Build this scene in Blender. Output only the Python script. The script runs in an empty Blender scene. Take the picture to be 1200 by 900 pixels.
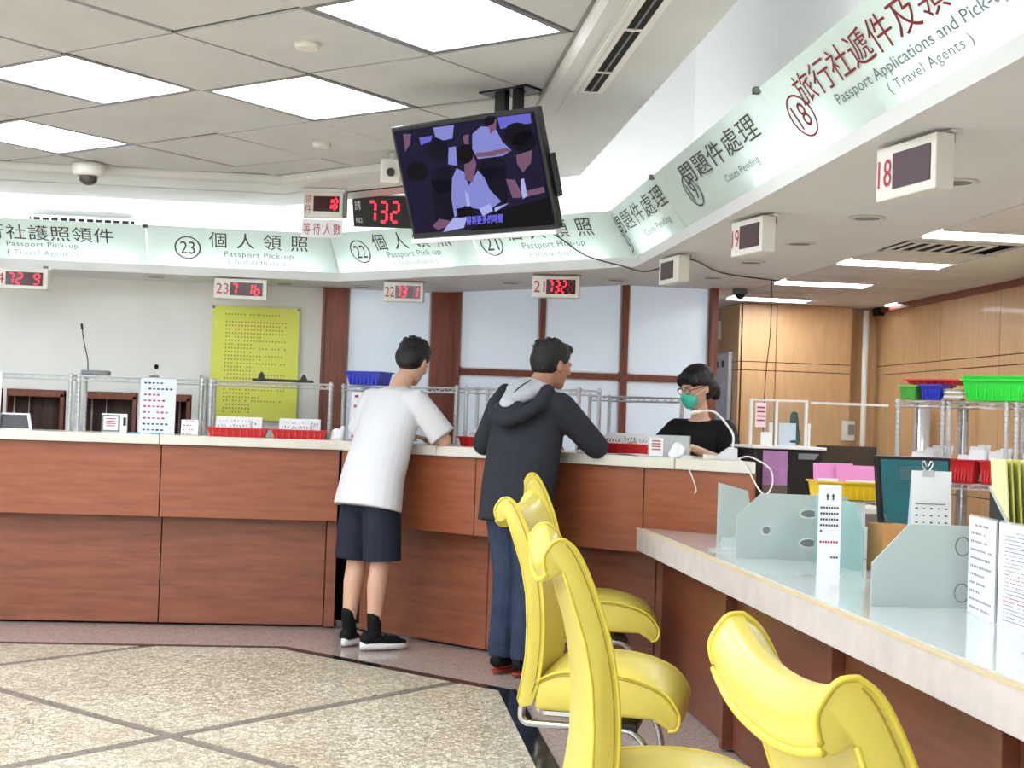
import bpy, bmesh, math, random
from math import sin, cos, pi, radians, sqrt
from mathutils import Vector, Matrix
random.seed(7)
C = bpy.context.scene.collection
R2 = sqrt(2)
# ------------------------------------------------------------ camera
FPX, YAW, PITCH, ROLL, CZ = 1636.0, 6.03, 1.46, 1.97, 1.30
_y, _t, _r = radians(YAW), radians(PITCH), radians(ROLL)
_F = Vector((sin(_y)*cos(_t), cos(_y)*cos(_t), sin(_t)))
_R0 = Vector((cos(_y), -sin(_y), 0)); _U0 = _R0.cross(_F)
_X = _R0*cos(_r)+_U0*sin(_r); _Y = _U0*cos(_r)-_R0*sin(_r)
cam = bpy.data.cameras.new('camera'); cam_o = bpy.data.objects.new('camera', cam); C.objects.link(cam_o)
cam.sensor_fit = 'HORIZONTAL'; cam.sensor_width = 36; cam.lens = FPX/1200*36; cam.clip_start = .05
M = Matrix((( _X.x, _Y.x, -_F.x, 0), (_X.y, _Y.y, -_F.y, 0), (_X.z, _Y.z, -_F.z, CZ), (0,0,0,1)))
cam_o.matrix_world = M
bpy.context.scene.camera = cam_o
# ------------------------------------------------------------ world, exposure
w = bpy.data.worlds.new('room_air'); bpy.context.scene.world = w; w.use_nodes = True
w.node_tree.nodes['Background'].inputs[0].default_value = (.8,.85,.9,1); w.node_tree.nodes['Background'].inputs[1].default_value = .3
vs = bpy.context.scene.view_settings
vs.view_transform = 'Standard'; vs.look = 'None'; vs.gamma = 1; vs.use_curve_mapping = False; vs.exposure = 1.25
PANEL_E, TUBE_E, COVE_E = 7.5, 11.0, 20.0
# measured helpers: a viewing direction met with a real plane of the room gives a real place in it
def ray(px, py): return _X*((px-600)/FPX)-_Y*((py-450)/FPX)+_F
def zf(px, py, h): d = ray(px,py); t = (h-CZ)/d.z; return (d.x*t, d.y*t)
def yf(px, py, Y): d = ray(px,py); t = Y/d.y; return (d.x*t, d.z*t+CZ)
def xf(px, py, X): d = ray(px,py); t = X/d.x; return (d.y*t, d.z*t+CZ)
def sf(px, py, S): d = ray(px,py); t = S/(d.x+d.y); return (d.x*t, d.y*t, d.z*t+CZ)
# ------------------------------------------------------------ materials
def lin(c):
    f = lambda v: v/12.92 if v <= .04045 else ((v+.055)/1.055)**2.4
    return (f(c[0]/255), f(c[1]/255), f(c[2]/255), 1)
_mats = {}
def mat(name, rgb, rough=.5, metal=0, emit=0, coat=0, trans=0, var=.0, nscale=8, stretch=None, rgb2=None, bump=0, bscale=60, alpha=1, spec=.5):
    if name in _mats: return _mats[name]
    m = bpy.data.materials.new(name); m.use_nodes = True; _mats[name] = m
    nt = m.node_tree; b = nt.nodes['Principled BSDF']; I = b.inputs
    I['Base Color'].default_value = lin(rgb); I['Roughness'].default_value = rough; I['Metallic'].default_value = metal
    I['Coat Weight'].default_value = coat; I['Coat Roughness'].default_value = .08; I['Transmission Weight'].default_value = trans
    I['Specular IOR Level'].default_value = spec; I['Alpha'].default_value = alpha
    if emit: I['Emission Color'].default_value = lin(rgb); I['Emission Strength'].default_value = emit
    tc = nt.nodes.new('ShaderNodeTexCoord'); mp = nt.nodes.new('ShaderNodeMapping'); nt.links.new(tc.outputs['Object'], mp.inputs[0])
    if stretch: mp.inputs['Scale'].default_value = stretch
    if rgb2 or var:
        n = nt.nodes.new('ShaderNodeTexNoise'); n.inputs['Scale'].default_value = nscale; n.inputs['Detail'].default_value = 5
        nt.links.new(mp.outputs[0], n.inputs['Vector'])
        r = nt.nodes.new('ShaderNodeValToRGB'); nt.links.new(n.outputs['Fac'], r.inputs[0])
        c2 = rgb2 or tuple(max(0, v*(1-var)) for v in rgb)
        r.color_ramp.elements[0].position = .32; r.color_ramp.elements[1].position = .68
        r.color_ramp.elements[0].color = lin(c2); r.color_ramp.elements[1].color = lin(rgb)
        nt.links.new(r.outputs[0], I['Base Color'])
    if bump:
        n2 = nt.nodes.new('ShaderNodeTexNoise'); n2.inputs['Scale'].default_value = bscale; nt.links.new(tc.outputs['Object'], n2.inputs['Vector'])
        bp = nt.nodes.new('ShaderNodeBump'); bp.inputs['Strength'].default_value = bump; bp.inputs['Distance'].default_value = .01
        nt.links.new(n2.outputs['Fac'], bp.inputs['Height']); nt.links.new(bp.outputs[0], I['Normal'])
    return m
WHITE = mat('white_paint', (236,236,232), .6, var=.03, nscale=2)
TILE = mat('ceiling_tile_board', (208,209,210), .8, var=.04, nscale=3, bump=.1, bscale=120)
TEE = mat('ceiling_grid_metal', (150,150,148), .4, .5)
DARK = mat('dark_gap', (22,22,22), .9)
SOFF = mat('soffit_paint', (222,222,222), .6, var=.02, nscale=2)
BAND = mat('cove_band_paint', (216,216,214), .35, var=.05, nscale=2)
COVE = mat('cove_white_paint', (232,231,231), .6)
WOOD = mat('cherry_veneer', (160,92,60), .38, coat=.15, rgb2=(140,76,48), nscale=3.2, stretch=(1,1,9), bump=.05)
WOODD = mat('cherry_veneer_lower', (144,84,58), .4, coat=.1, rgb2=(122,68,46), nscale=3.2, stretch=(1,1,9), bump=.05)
WOODF = mat('dark_cherry_frame', (140,74,52), .4, rgb2=(118,58,40), nscale=5, stretch=(8,8,1))
MAPLE = mat('beech_panel', (212,170,122), .4, coat=.1, rgb2=(202,158,110), nscale=4, stretch=(6,6,1))
WOODSHADE = mat('shaded_cherry_veneer', (122,68,48), .4, coat=.1, rgb2=(102,56,40), nscale=3.2, stretch=(1,1,9))  # cherry darkened to paint in the shade under the desk
TOPS = mat('cream_worktop', (226,221,208), .35, coat=.2, var=.03, nscale=12)
DESKT = mat('white_desk_laminate', (214,205,202), .45, var=.06, nscale=10)
DGLASS = mat('glass_desk_top', (226,234,232), .12, coat=.6, var=.02, nscale=3)
CREAM = mat('cream_edge_strip', (214,196,160), .5)
CHROME = mat('chrome', (210,212,215), .14, 1)
ZINC = mat('zinc_wire', (222,225,228), .3, .55)
ZINCD = mat('grooved_post_metal', (200,203,206), .35, .55)
BLACK = mat('black_plastic', (12,12,14), .35)
BLACKM = mat('black_matt', (7,7,9), .7, spec=.3)
YELLOW = mat('yellow_leatherette', (224,206,90), .36, coat=.12, var=.05, nscale=6, bump=.08, bscale=25)
YELLOWP = mat('yellow_piping', (222,202,70), .4)
YELLOWS = mat('seam_line', (170,142,34), .7)  # darker yellow of the stitched seams
RED = mat('red_plastic', (205,30,36), .35)
BLUE = mat('blue_plastic', (36,52,196), .35)
GREEN = mat('bright_green_plastic', (36,222,58), .35)
GREEN2 = mat('green_plastic', (84,190,72), .35)
YPL = mat('yellow_plastic', (240,200,40), .35)
PAPER = mat('white_paper', (236,238,240), .7)
PAPERB = mat('bluish_paper', (216,224,238), .7)
INK = mat('dark_ink', (70,70,76), .8)
INKR = mat('red_ink', (176,66,84), .8)
INKP = mat('brown_ink', (160,110,50), .8)
PINK = mat('pink_paper', (232,150,208), .7)
SIGNG = mat('mint_frosted_glass', (212,230,224), .3)
SKIN = mat('skin_tone', (218,172,146), .55, var=.06, nscale=12)
SKIN2 = mat('tanned_skin', (190,140,114), .55, var=.06, nscale=12)
HAIR = mat('black_hair', (8,8,9), .5, var=.3, nscale=60, bump=.5, bscale=160)
HAIR2 = mat('greying_black_hair', (22,21,22), .55, rgb2=(8,8,8), nscale=50, bump=.5, bscale=160)
TEE_W = mat('white_cotton', (216,216,220), .85, bump=.5, bscale=9)
NAVY = mat('navy_cloth', (25,32,52), .85, var=.15, nscale=20, bump=.15, bscale=20)
JACKET = mat('charcoal_jersey', (35,39,49), .85, var=.12, nscale=16, bump=.15, bscale=14)
HOODL = mat('pale_grey_lining', (196,200,208), .85, var=.1, nscale=16)
DENIM = mat('blue_denim', (46,60,86), .85, rgb2=(32,44,68), nscale=9, bump=.15, bscale=30)
MASKM = mat('mint_mask', (74,196,172), .7, bump=.1, bscale=60)
LEDR = mat('red_led', (255,30,50), .4, emit=1.6)
LEDD = mat('unlit_led', (112,26,38), .4)
LEDP = mat('dark_red_window', (62,14,24), .12)
SCROFF = mat('dark_display_window', (70,48,56), .55)
BEIGEP = mat('ivory_plastic', (224,221,213), .45)
GREY = mat('grey_plastic', (120,124,128), .5)
TEAL = mat('teal_face', (22,104,112), .5, var=.1)  # plain teal for the monitor face
CLOTHD = mat('dark_brown_curtain', (92,72,62), .8, rgb2=(58,44,38), nscale=4, stretch=(6,1,.5))
def panel_emit(name, rgb, e):
    m = bpy.data.materials.new(name); m.use_nodes = True; nt = m.node_tree; nt.nodes.clear()
    o = nt.nodes.new('ShaderNodeOutputMaterial'); em = nt.nodes.new('ShaderNodeEmission')
    em.inputs[0].default_value = lin(rgb); em.inputs[1].default_value = e; nt.links.new(em.outputs[0], o.inputs[0]); return m
LPANEL = panel_emit('lit_ceiling_panel', (240,247,255), PANEL_E)
TUBE = panel_emit('lit_tube', (240,247,255), TUBE_E)
COVET = panel_emit('lit_cove_tube', (244,250,252), COVE_E)
def frosted(name, rgb, tf=.5, rough=.3):
    m = bpy.data.materials.new(name); m.use_nodes = True; nt = m.node_tree; nt.nodes.clear()
    o = nt.nodes.new('ShaderNodeOutputMaterial'); d = nt.nodes.new('ShaderNodeBsdfDiffuse'); t = nt.nodes.new('ShaderNodeBsdfTranslucent')
    g = nt.nodes.new('ShaderNodeBsdfGlossy'); g.inputs['Roughness'].default_value = rough
    d.inputs[0].default_value = lin(rgb); t.inputs[0].default_value = lin(rgb)
    a = nt.nodes.new('ShaderNodeMixShader'); a.inputs[0].default_value = tf; b = nt.nodes.new('ShaderNodeMixShader'); b.inputs[0].default_value = .06
    nt.links.new(d.outputs[0], a.inputs[1]); nt.links.new(t.outputs[0], a.inputs[2]); nt.links.new(a.outputs[0], b.inputs[1]); nt.links.new(g.outputs[0], b.inputs[2])
    nt.links.new(b.outputs[0], o.inputs[0]); return m
SIGNF = frosted('backlit_mint_glass', (230,240,236), .45, .12)
FROST = frosted('frosted_divider_glass', (212,223,221), .5)
FROSTT = frosted('frosted_teal_glass', (184,215,213), .5)
def clear(name, rgb, mixv=.25):
    m = bpy.data.materials.new(name); m.use_nodes = True; nt = m.node_tree; nt.nodes.clear()
    o = nt.nodes.new('ShaderNodeOutputMaterial'); t = nt.nodes.new('ShaderNodeBsdfTransparent'); g = nt.nodes.new('ShaderNodeBsdfPrincipled')
    g.inputs['Base Color'].default_value = lin(rgb); g.inputs['Roughness'].default_value = .08; t.inputs[0].default_value = (.97,.99,.98,1)
    a = nt.nodes.new('ShaderNodeMixShader'); a.inputs[0].default_value = mixv
    nt.links.new(t.outputs[0], a.inputs[1]); nt.links.new(g.outputs[0], a.inputs[2]); nt.links.new(a.outputs[0], o.inputs[0]); return m
CLEAR = clear('clear_glass', (220,232,230), .05)
_nt = CLEAR.node_tree; _g = _nt.nodes.new('ShaderNodeBsdfGlossy'); _g.inputs['Roughness'].default_value = .03
_ms = [n for n in _nt.nodes if n.type == 'MIX_SHADER'][0]; _nt.links.new(_g.outputs[0], _ms.inputs[2])
ACRYL = clear('clear_acrylic', (230,236,238), .3)
FILM = clear('glossy_clear_film', (240,240,220), .10)
def granite(name, c1, c2, c3, sc, rough=.18, stretch=None):
    m = bpy.data.materials.new(name); m.use_nodes = True; nt = m.node_tree; b = nt.nodes['Principled BSDF']
    tc = nt.nodes.new('ShaderNodeTexCoord'); mp = nt.nodes.new('ShaderNodeMapping'); nt.links.new(tc.outputs['Object'], mp.inputs[0])
    if stretch: mp.inputs['Scale'].default_value = stretch; mp.inputs['Rotation'].default_value = (0,0,.3)
    v = nt.nodes.new('ShaderNodeTexVoronoi'); v.inputs['Scale'].default_value = sc; nt.links.new(mp.outputs[0], v.inputs['Vector'])
    n = nt.nodes.new('ShaderNodeTexNoise'); n.inputs['Scale'].default_value = sc*.9; n.inputs['Detail'].default_value = 6; nt.links.new(mp.outputs[0], n.inputs['Vector'])
    n.inputs['Distortion'].default_value = 1.2
    r = nt.nodes.new('ShaderNodeValToRGB'); e = r.color_ramp.elements; e[0].position = .3; e[0].color = lin(c2); e[1].position = .55; e[1].color = lin(c1)
    x = e.new(.42); x.color = lin(c3)
    nt.links.new(n.outputs['Fac'], r.inputs[0])
    mx = nt.nodes.new('ShaderNodeMix'); mx.data_type = 'RGBA'; mx.blend_type = 'MULTIPLY'; mx.inputs[0].default_value = .25
    nt.links.new(r.outputs[0], mx.inputs[6]); nt.links.new(v.outputs['Color'], mx.inputs[7])
    h = nt.nodes.new('ShaderNodeHueSaturation'); h.inputs['Saturation'].default_value = .75; nt.links.new(mx.outputs[2], h.inputs['Color'])
    nt.links.new(h.outputs[0], b.inputs['Base Color']); b.inputs['Roughness'].default_value = rough; return m
CHIP0 = granite('cream_chip_marble', (218,208,186), (120,108,92), (188,176,152), 22, .3, (1,2.2,1))
GRAN = granite('pinkish_brown_granite', (196,174,162), (140,118,108), (176,154,142), 90, .16)
GRYS = granite('grey_inlay_stone', (140,132,122), (108,100,92), (126,118,108), 60, .25)
BLKM = granite('black_marble', (36,42,40), (16,20,20), (26,30,30), 6, .1)
def chips():
    m = bpy.data.materials.new('cream_chip_marble'); m.use_nodes = True; nt = m.node_tree; b = nt.nodes['Principled BSDF']; L = nt.links.new
    tc = nt.nodes.new('ShaderNodeTexCoord'); ns = nt.nodes.new('ShaderNodeTexNoise'); ns.inputs['Scale'].default_value = 14; L(tc.outputs['Object'], ns.inputs['Vector'])
    mx0 = nt.nodes.new('ShaderNodeMix'); mx0.data_type = 'RGBA'; mx0.blend_type = 'ADD'; mx0.inputs[0].default_value = .05; L(tc.outputs['Object'], mx0.inputs[6]); L(ns.outputs['Color'], mx0.inputs[7])
    v = nt.nodes.new('ShaderNodeTexVoronoi'); v.inputs['Scale'].default_value = 44; L(mx0.outputs[2], v.inputs['Vector'])
    e = nt.nodes.new('ShaderNodeTexVoronoi'); e.feature = 'DISTANCE_TO_EDGE'; e.inputs['Scale'].default_value = 44; L(mx0.outputs[2], e.inputs['Vector'])
    bw = nt.nodes.new('ShaderNodeRGBToBW'); L(v.outputs['Color'], bw.inputs[0])
    r = nt.nodes.new('ShaderNodeValToRGB'); L(bw.outputs[0], r.inputs[0]); q = r.color_ramp.elements
    q[0].position = .12; q[0].color = lin((178,166,146)); q[1].position = .8; q[1].color = lin((244,238,222)); x = q.new(.3); x.color = lin((206,198,180)); x = q.new(.5); x.color = lin((222,215,198))
    r2 = nt.nodes.new('ShaderNodeValToRGB'); L(e.outputs['Distance'], r2.inputs[0]); r2.color_ramp.elements[0].color = lin((118,110,98)); r2.color_ramp.elements[1].position = .11; r2.color_ramp.elements[1].color = (1,1,1,1)
    big = nt.nodes.new('ShaderNodeTexNoise'); big.inputs['Scale'].default_value = 1.6; L(tc.outputs['Object'], big.inputs['Vector'])
    r3 = nt.nodes.new('ShaderNodeValToRGB'); L(big.outputs['Fac'], r3.inputs[0]); r3.color_ramp.elements[0].position=.3; r3.color_ramp.elements[1].position=.7; r3.color_ramp.elements[0].color = lin((228,222,212)); r3.color_ramp.elements[1].color = lin((250,248,244))
    a = nt.nodes.new('ShaderNodeMix'); a.data_type = 'RGBA'; a.blend_type = 'MULTIPLY'; a.inputs[0].default_value = .92; L(r.outputs[0], a.inputs[6]); L(r2.outputs[0], a.inputs[7])
    c = nt.nodes.new('ShaderNodeMix'); c.data_type = 'RGBA'; c.blend_type = 'MULTIPLY'; c.inputs[0].default_value = 1; L(a.outputs[2], c.inputs[6]); L(r3.outputs[0], c.inputs[7])
    L(c.outputs[2], b.inputs['Base Color']); b.inputs['Roughness'].default_value = .3; return m
CHIP = chips()
# ------------------------------------------------------------ mesh helpers
class MB:
    def __init__(s): s.v = []; s.f = []
    def add(s, vs, fs):
        o = len(s.v); s.v += [tuple(v) for v in vs]; s.f += [tuple(i+o for i in f) for f in fs]; return s
    def box(s, c, d, rz=0, rx=0, ry=0):
        m = Matrix.Rotation(rz,3,'Z') @ Matrix.Rotation(rx,3,'X') @ Matrix.Rotation(ry,3,'Y'); c = Vector(c); v = []
        for x in (-.5,.5):
            for y in (-.5,.5):
                for z in (-.5,.5): v.append(c+m@Vector((x*d[0],y*d[1],z*d[2])))
        return s.add(v, [(0,1,3,2),(4,6,7,5),(0,4,5,1),(2,3,7,6),(0,2,6,4),(1,5,7,3)])
    def prism(s, pts, ex):
        n = len(pts); ex = Vector(ex); P = [Vector(p) for p in pts]
        return s.add(P+[p+ex for p in P], [tuple(range(n)), tuple(range(2*n-1, n-1, -1))]+[(i, i+n, (i+1)%n+n, (i+1)%n) for i in range(n)])
    def quad(s, a, b, c, d): return s.add([a,b,c,d], [(0,1,2,3)])
    def tube(s, pts, r, n=8, closed=False, cap=True):
        P = [Vector(p) for p in pts]; N = len(P); rs = r if isinstance(r,(list,tuple)) else [r]*N; V = []; prev = None
        for i,p in enumerate(P):
            if closed: t = P[(i+1)%N]-P[i-1]
            else: t = (P[min(i+1,N-1)]-P[max(i-1,0)])
            t.normalize()
            if prev is None:
                a = Vector((0,0,1)) if abs(t.z) < .9 else Vector((1,0,0)); u = t.cross(a).normalized()
            else: u = (prev-t*prev.dot(t)).normalized()
            prev = u; v = t.cross(u)
            V += [p+(u*cos(2*pi*k/n)+v*sin(2*pi*k/n))*rs[i] for k in range(n)]
        F = []
        for i in range(N if closed else N-1):
            for k in range(n):
                a = i*n+k; b = i*n+(k+1)%n; j = (i+1)%N; F.append((a, b, j*n+(k+1)%n, j*n+k))
        if cap and not closed: F += [tuple(range(n-1,-1,-1)), tuple((N-1)*n+k for k in range(n))]
        return s.add(V, F)
    def lathe(s, prof, c=(0,0,0), n=24, axis='Z'):
        V = []
        for r,z in prof:
            for k in range(n):
                a = 2*pi*k/n
                p = (r*cos(a), r*sin(a), z) if axis == 'Z' else (r*cos(a), z, r*sin(a)) if axis == 'Y' else (z, r*cos(a), r*sin(a))
                V.append((c[0]+p[0], c[1]+p[1], c[2]+p[2]))
        N = len(prof); F = [(i*n+k, i*n+(k+1)%n, (i+1)*n+(k+1)%n, (i+1)*n+k) for i in range(N-1) for k in range(n)]
        F += [tuple(range(n-1,-1,-1)), tuple((N-1)*n+k for k in range(n))]
        return s.add(V, F)
    def ell(s, c, r, rot=None, n=14, m=9):
        c = Vector(c); V = []
        for i in range(m+1):
            th = pi*i/m
            for k in range(n):
                p = Vector((r[0]*sin(th)*cos(2*pi*k/n), r[1]*sin(th)*sin(2*pi*k/n), r[2]*cos(th)))
                if rot: p = rot@p
                V.append(c+p)
        F = [(i*n+k, (i+1)*n+k, (i+1)*n+(k+1)%n, i*n+(k+1)%n) for i in range(m) for k in range(n)]
        return s.add(V, F)
    def cap(s, p0, p1, r0, r1, side=(1,0,0), n=16, flat=''):
        """tapered limb of elliptical section; r = (side radius, depth radius)"""
        if not isinstance(r0,(tuple,list)): r0 = (r0,r0)
        if not isinstance(r1,(tuple,list)): r1 = (r1,r1)
        p0 = Vector(p0); p1 = Vector(p1); t = (p1-p0); L = t.length; t.normalize(); sd = Vector(side); sd = (sd-t*sd.dot(t)).normalized(); dp = t.cross(sd)
        R = []
        e0 = min(r0); e1 = min(r1)
        if 's' not in flat:
            for a in (-90,-60,-30): R.append((e0*sin(radians(a)), cos(radians(a)), r0))
        for k in range(5): q = k/4; R.append((L*q, 1, (r0[0]*(1-q)+r1[0]*q, r0[1]*(1-q)+r1[1]*q)))
        if 'e' not in flat:
          for a in (30,60,90): R.append((L+e1*sin(radians(a)), cos(radians(a)), r1))
        V = []
        for d, sc, r in R:
            sc = max(sc, .02)
            for k in range(n):
                A = 2*pi*k/n; V.append(p0+t*d+sd*(r[0]*sc*cos(A))+dp*(r[1]*sc*sin(A)))
        N = len(R); F = [(i*n+k, i*n+(k+1)%n, (i+1)*n+(k+1)%n, (i+1)*n+k) for i in range(N-1) for k in range(n)]
        F += [tuple(range(n-1,-1,-1)), tuple((N-1)*n+k for k in range(n))]
        return s.add(V, F)
    def build(s, name, m, parent=None, smooth=False, bev=0, loc=None):
        me = bpy.data.meshes.new(name); me.from_pydata(s.v, [], s.f); me.update()
        b = bmesh.new(); b.from_mesh(me); bmesh.ops.recalc_face_normals(b, faces=b.faces); b.to_mesh(me); b.free()
        me.materials.append(m)
        if smooth:
            for p in me.polygons: p.use_smooth = True
        o = bpy.data.objects.new(name, me); C.objects.link(o)
        if parent: o.parent = parent
        if loc: o.location = loc
        if bev:
            md = o.modifiers.new('bevel', 'BEVEL'); md.width = bev; md.segments = 2; md.limit_method = 'ANGLE'
        return o
def remeshed(mb, name, m, parent, voxel=.008, smooth=3):
    o = mb.build(name+'_raw', m)
    r = o.modifiers.new('r','REMESH'); r.mode = 'VOXEL'; r.voxel_size = voxel; r.use_smooth_shade = True
    if smooth: sm = o.modifiers.new('s','SMOOTH'); sm.factor = .6; sm.iterations = smooth
    dg = bpy.context.evaluated_depsgraph_get(); dg.update()
    me = bpy.data.meshes.new_from_object(o.evaluated_get(dg)); me.name = name
    if not me.materials: me.materials.append(m)
    bpy.data.objects.remove(o)
    for p in me.polygons: p.use_smooth = True
    n = bpy.data.objects.new(name, me); C.objects.link(n); n.parent = parent; return n
def tag(o, label, cat, group=None, kind=None):
    o['label'] = label; o['category'] = cat
    if group: o['group'] = group
    if kind: o['kind'] = kind
    return o
def thing(name, label, cat, loc=(0,0,0), rz=0, group=None):
    o = bpy.data.objects.new(name, None); C.objects.link(o); o.location = loc; o.rotation_euler = (0,0,rz); o.empty_display_size = .1
    return tag(o, label, cat, group)
def struct(o): o['kind'] = 'structure'; return o
def dup(root, loc, rz, label, group=None):
    r = root.copy(); C.objects.link(r); r.location = loc; r.rotation_euler = (0,0,rz); r['label'] = label
    if group: r['group'] = group
    for ch in list(root.children):
        c = ch.copy(); C.objects.link(c); c.parent = r
        for g in ch.children: d = g.copy(); C.objects.link(d); d.parent = c
    return r
def text_mesh(txt, space=1.0):
    cu = bpy.data.curves.new('t','FONT'); cu.body = txt; cu.size = 1; cu.space_character = space; cu.resolution_u = 3
    o = bpy.data.objects.new('t', cu); C.objects.link(o)
    bpy.context.view_layer.update()
    me = bpy.data.meshes.new_from_object(o.evaluated_get(bpy.context.evaluated_depsgraph_get()))
    v = [x.co.copy() for x in me.vertices]; f = [tuple(p.vertices) for p in me.polygons]
    bpy.data.objects.remove(o); bpy.data.curves.remove(cu)
    if not v: return [], []
    x0 = min(p.x for p in v); x1 = max(p.x for p in v); y0 = min(p.y for p in v); y1 = max(p.y for p in v)
    return [((p.x-x0)/(x1-x0), (p.y-y0)/(y1-y0)) for p in v], f
def lettering(txt, fn, name, m, parent, space=1.0):
    """fn(u,v) -> point, u,v in 0..1 over the words' own box"""
    v, f = text_mesh(txt, space); mb = MB(); mb.add([fn(*p) for p in v], f); return mb.build(name, m, parent)
def flat_text(txt, o, ux, uy, W, H, name, m, parent, space=1.0):
    o = Vector(o); ux = Vector(ux); uy = Vector(uy)
    return lettering(txt, lambda u,v: o+ux*(u*W)+uy*(v*H), name, m, parent, space)
def bl(points):  # simple resampled smooth path (Catmull-Rom)
    P = [Vector(p) for p in points]; o = []
    for i in range(len(P)-1):
        a = P[max(i-1,0)]; b = P[i]; c = P[i+1]; d = P[min(i+2,len(P)-1)]
        for k in range(6):
            t = k/6; o.append(.5*((2*b)+(c-a)*t+(2*a-5*b+4*c-d)*t*t+(3*b-a-3*c+d)*t**3))
    o.append(P[-1]); return o
def clip(poly, planes):
    for (a,b,c) in planes:            # keep a*x+b*y<=c
        out = []
        for i in range(len(poly)):
            p = poly[i]; q = poly[(i+1)%len(poly)]; dp = a*p[0]+b*p[1]-c; dq = a*q[0]+b*q[1]-c
            if dp <= 0: out.append(p)
            if dp*dq < 0: t = dp/(dp-dq); out.append((p[0]+(q[0]-p[0])*t, p[1]+(q[1]-p[1])*t))
        poly = out
        if len(poly) < 3: return []
    return poly
def area(p): return abs(sum(p[i][0]*p[(i+1)%len(p)][1]-p[(i+1)%len(p)][0]*p[i][1] for i in range(len(p))))/2
def inset(p, d):
    cx = sum(q[0] for q in p)/len(p); cy = sum(q[1] for q in p)/len(p)
    n = len(p); out = []
    for i in range(n):
        a = Vector(p[i-1]); b = Vector(p[i]); c = Vector(p[(i+1)%n]); e1 = (b-a).normalized(); e2 = (c-b).normalized()
        n1 = Vector((-e1.y,e1.x)); n2 = Vector((-e2.y,e2.x))
        if n1.dot(Vector((cx,cy))-b) < 0: n1 = -n1
        if n2.dot(Vector((cx,cy))-b) < 0: n2 = -n2
        k = (n1+n2); k = k/max(.5,(1+n1.dot(n2))); out.append(tuple(b+k*d))
    return out
# ============================================================ FLOOR
XB0, YB0, XB1, YB1 = -6.5, -8.0, 5.2, 12.0
fl = struct(MB().box(((XB0+XB1)/2,(YB0+YB1)/2,-.06),(XB1-XB0,YB1-YB0,.1)).build('floor', GRAN))
FL = [(0,1,7.79),(1,1,7.37),(1,0,.69)]
def slab(poly, z, m, name): 
    return MB().prism([(p[0],p[1],-.012) for p in poly], (0,0,z+.012)).build(name, m, fl)
# black marble border strips
def band(a, b, c, d): return slab([a,b,c,d], .003, BLKM, 'marble_border')
o_ = .045
def Lc(off): return (7.37+R2*off-7.79-off, 7.79+off)
def Rc(off): return (.69+off, 7.37+R2*off-.69-off)
band((XB0,7.79),Lc(0),Lc(.06),(XB0,7.85)); band(Lc(0),Rc(0),Rc(.07),Lc(.07)); band((.69,YB0),(.78,YB0),Rc(.09),Rc(0))
s0, d0, P_ = 4.96, 6.38, 2.53
gr = MB()
for i in range(-4,3):
    for j in range(-5,6):
        s1 = s0+i*P_; d1 = d0+j*P_
        cell = [((s-d)/2,(s+d)/2) for s,d in ((s1,d1),(s1+P_,d1),(s1+P_,d1+P_),(s1,d1+P_))]
        cell = inset(cell, .033)
        c = clip(cell, FL+[(-1,0,-XB0),(0,-1,-YB0)])
        if len(c) >= 3 and area(c) > .01: slab(c, .002, CHIP, 'stone_slab')
g = clip([(XB0,YB0),(.7,YB0),(.7,8),(XB0,8)], FL)
slab(g, .0, GRYS, 'inlay_strip')
# ============================================================ MAIN CEILING
HC = 2.6
CL = [(0,1,7.75),(1,1,7.25),(1,0,.665),(-1,0,-XB0),(0,-1,-YB0)]
cl = struct(MB().prism([(x,y,HC+.06) for x,y in ((XB0,YB0),(.9,YB0),(.9,8.0),(XB0,8.0))], (0,0,.05)).build('ceiling', DARK))
O_ = Vector((-.709,5.786)); U_ = Vector((.4422,.4856)); V_ = Vector((-.4524,.3963))
def gp(i,j): p = O_+U_*i+V_*j; return (p.x,p.y)
def is_light(i,j): 
    if gp(i,j)[1] < 2.2: return i%2 == 0 and j%2 == 0
    if i >= 1: return False
    return (j-2)%3 == 0 if i%3 == 0 else (j%3 == 0 if i%3 == 2 else False)
rc = random.Random(3)
for i in range(-30,6):
    for j in range(-30,30):
        c = clip([gp(i,j),gp(i+1,j),gp(i+1,j+1),gp(i,j+1)], CL)
        if len(c) < 3 or area(c) < .004: continue
        full = len(c) == 4 and area(c) > .255
        if c[0][1] < 1.6 and not is_light(i,j): continue
        if is_light(i,j) and full:
            p = inset(c, .03)
            t = thing('ceiling_light', 'x', 'light', (p[0][0],p[0][1],HC), 0)
            L = lambda q,z: (q[0]-p[0][0], q[1]-p[0][1], z)
            fr = MB(); a = inset(c,.004)
            for k in range(4): fr.prism([L(a[k],0),L(a[(k+1)%4],0),L(p[(k+1)%4],0),L(p[k],0)], (0,0,.02))
            fr.build('light_frame', TEE, t)
            MB().prism([L(q,.004) for q in p], (0,0,.006)).build('diffuser', LPANEL, t)
            cx = sum(q[0] for q in c)/4; cy = sum(q[1] for q in c)/4
            LBL = {(0,-1):'square lit ceiling panel just left of the hanging television, middle of the view',
                   (-1,0):'square lit ceiling panel at the left, second back from the dome camera',
                   (-1,-3):'largest square lit ceiling panel, nearest above at top centre',
                   (0,2):'square lit ceiling panel at the left edge above the dome camera'}
            if (i,j) in LBL: t['label'] = LBL[(i,j)]
            else: t['label'] = 'square lit ceiling panel behind or beside the camera, out of the picture'; t['group'] = 'ceiling panels out of the picture'
        else:
            q = inset(c, .0075); dz = rc.uniform(-.004,.002)
            vis = -3.5 < c[0][0] and c[0][1] > 3.0
            T = MB().prism([(x,y,HC+dz+ (rc.uniform(-.004,.006) if vis else 0)) for x,y in q], (0,0,.014)); T.build('ceiling_tile', TILE, cl)
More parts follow.
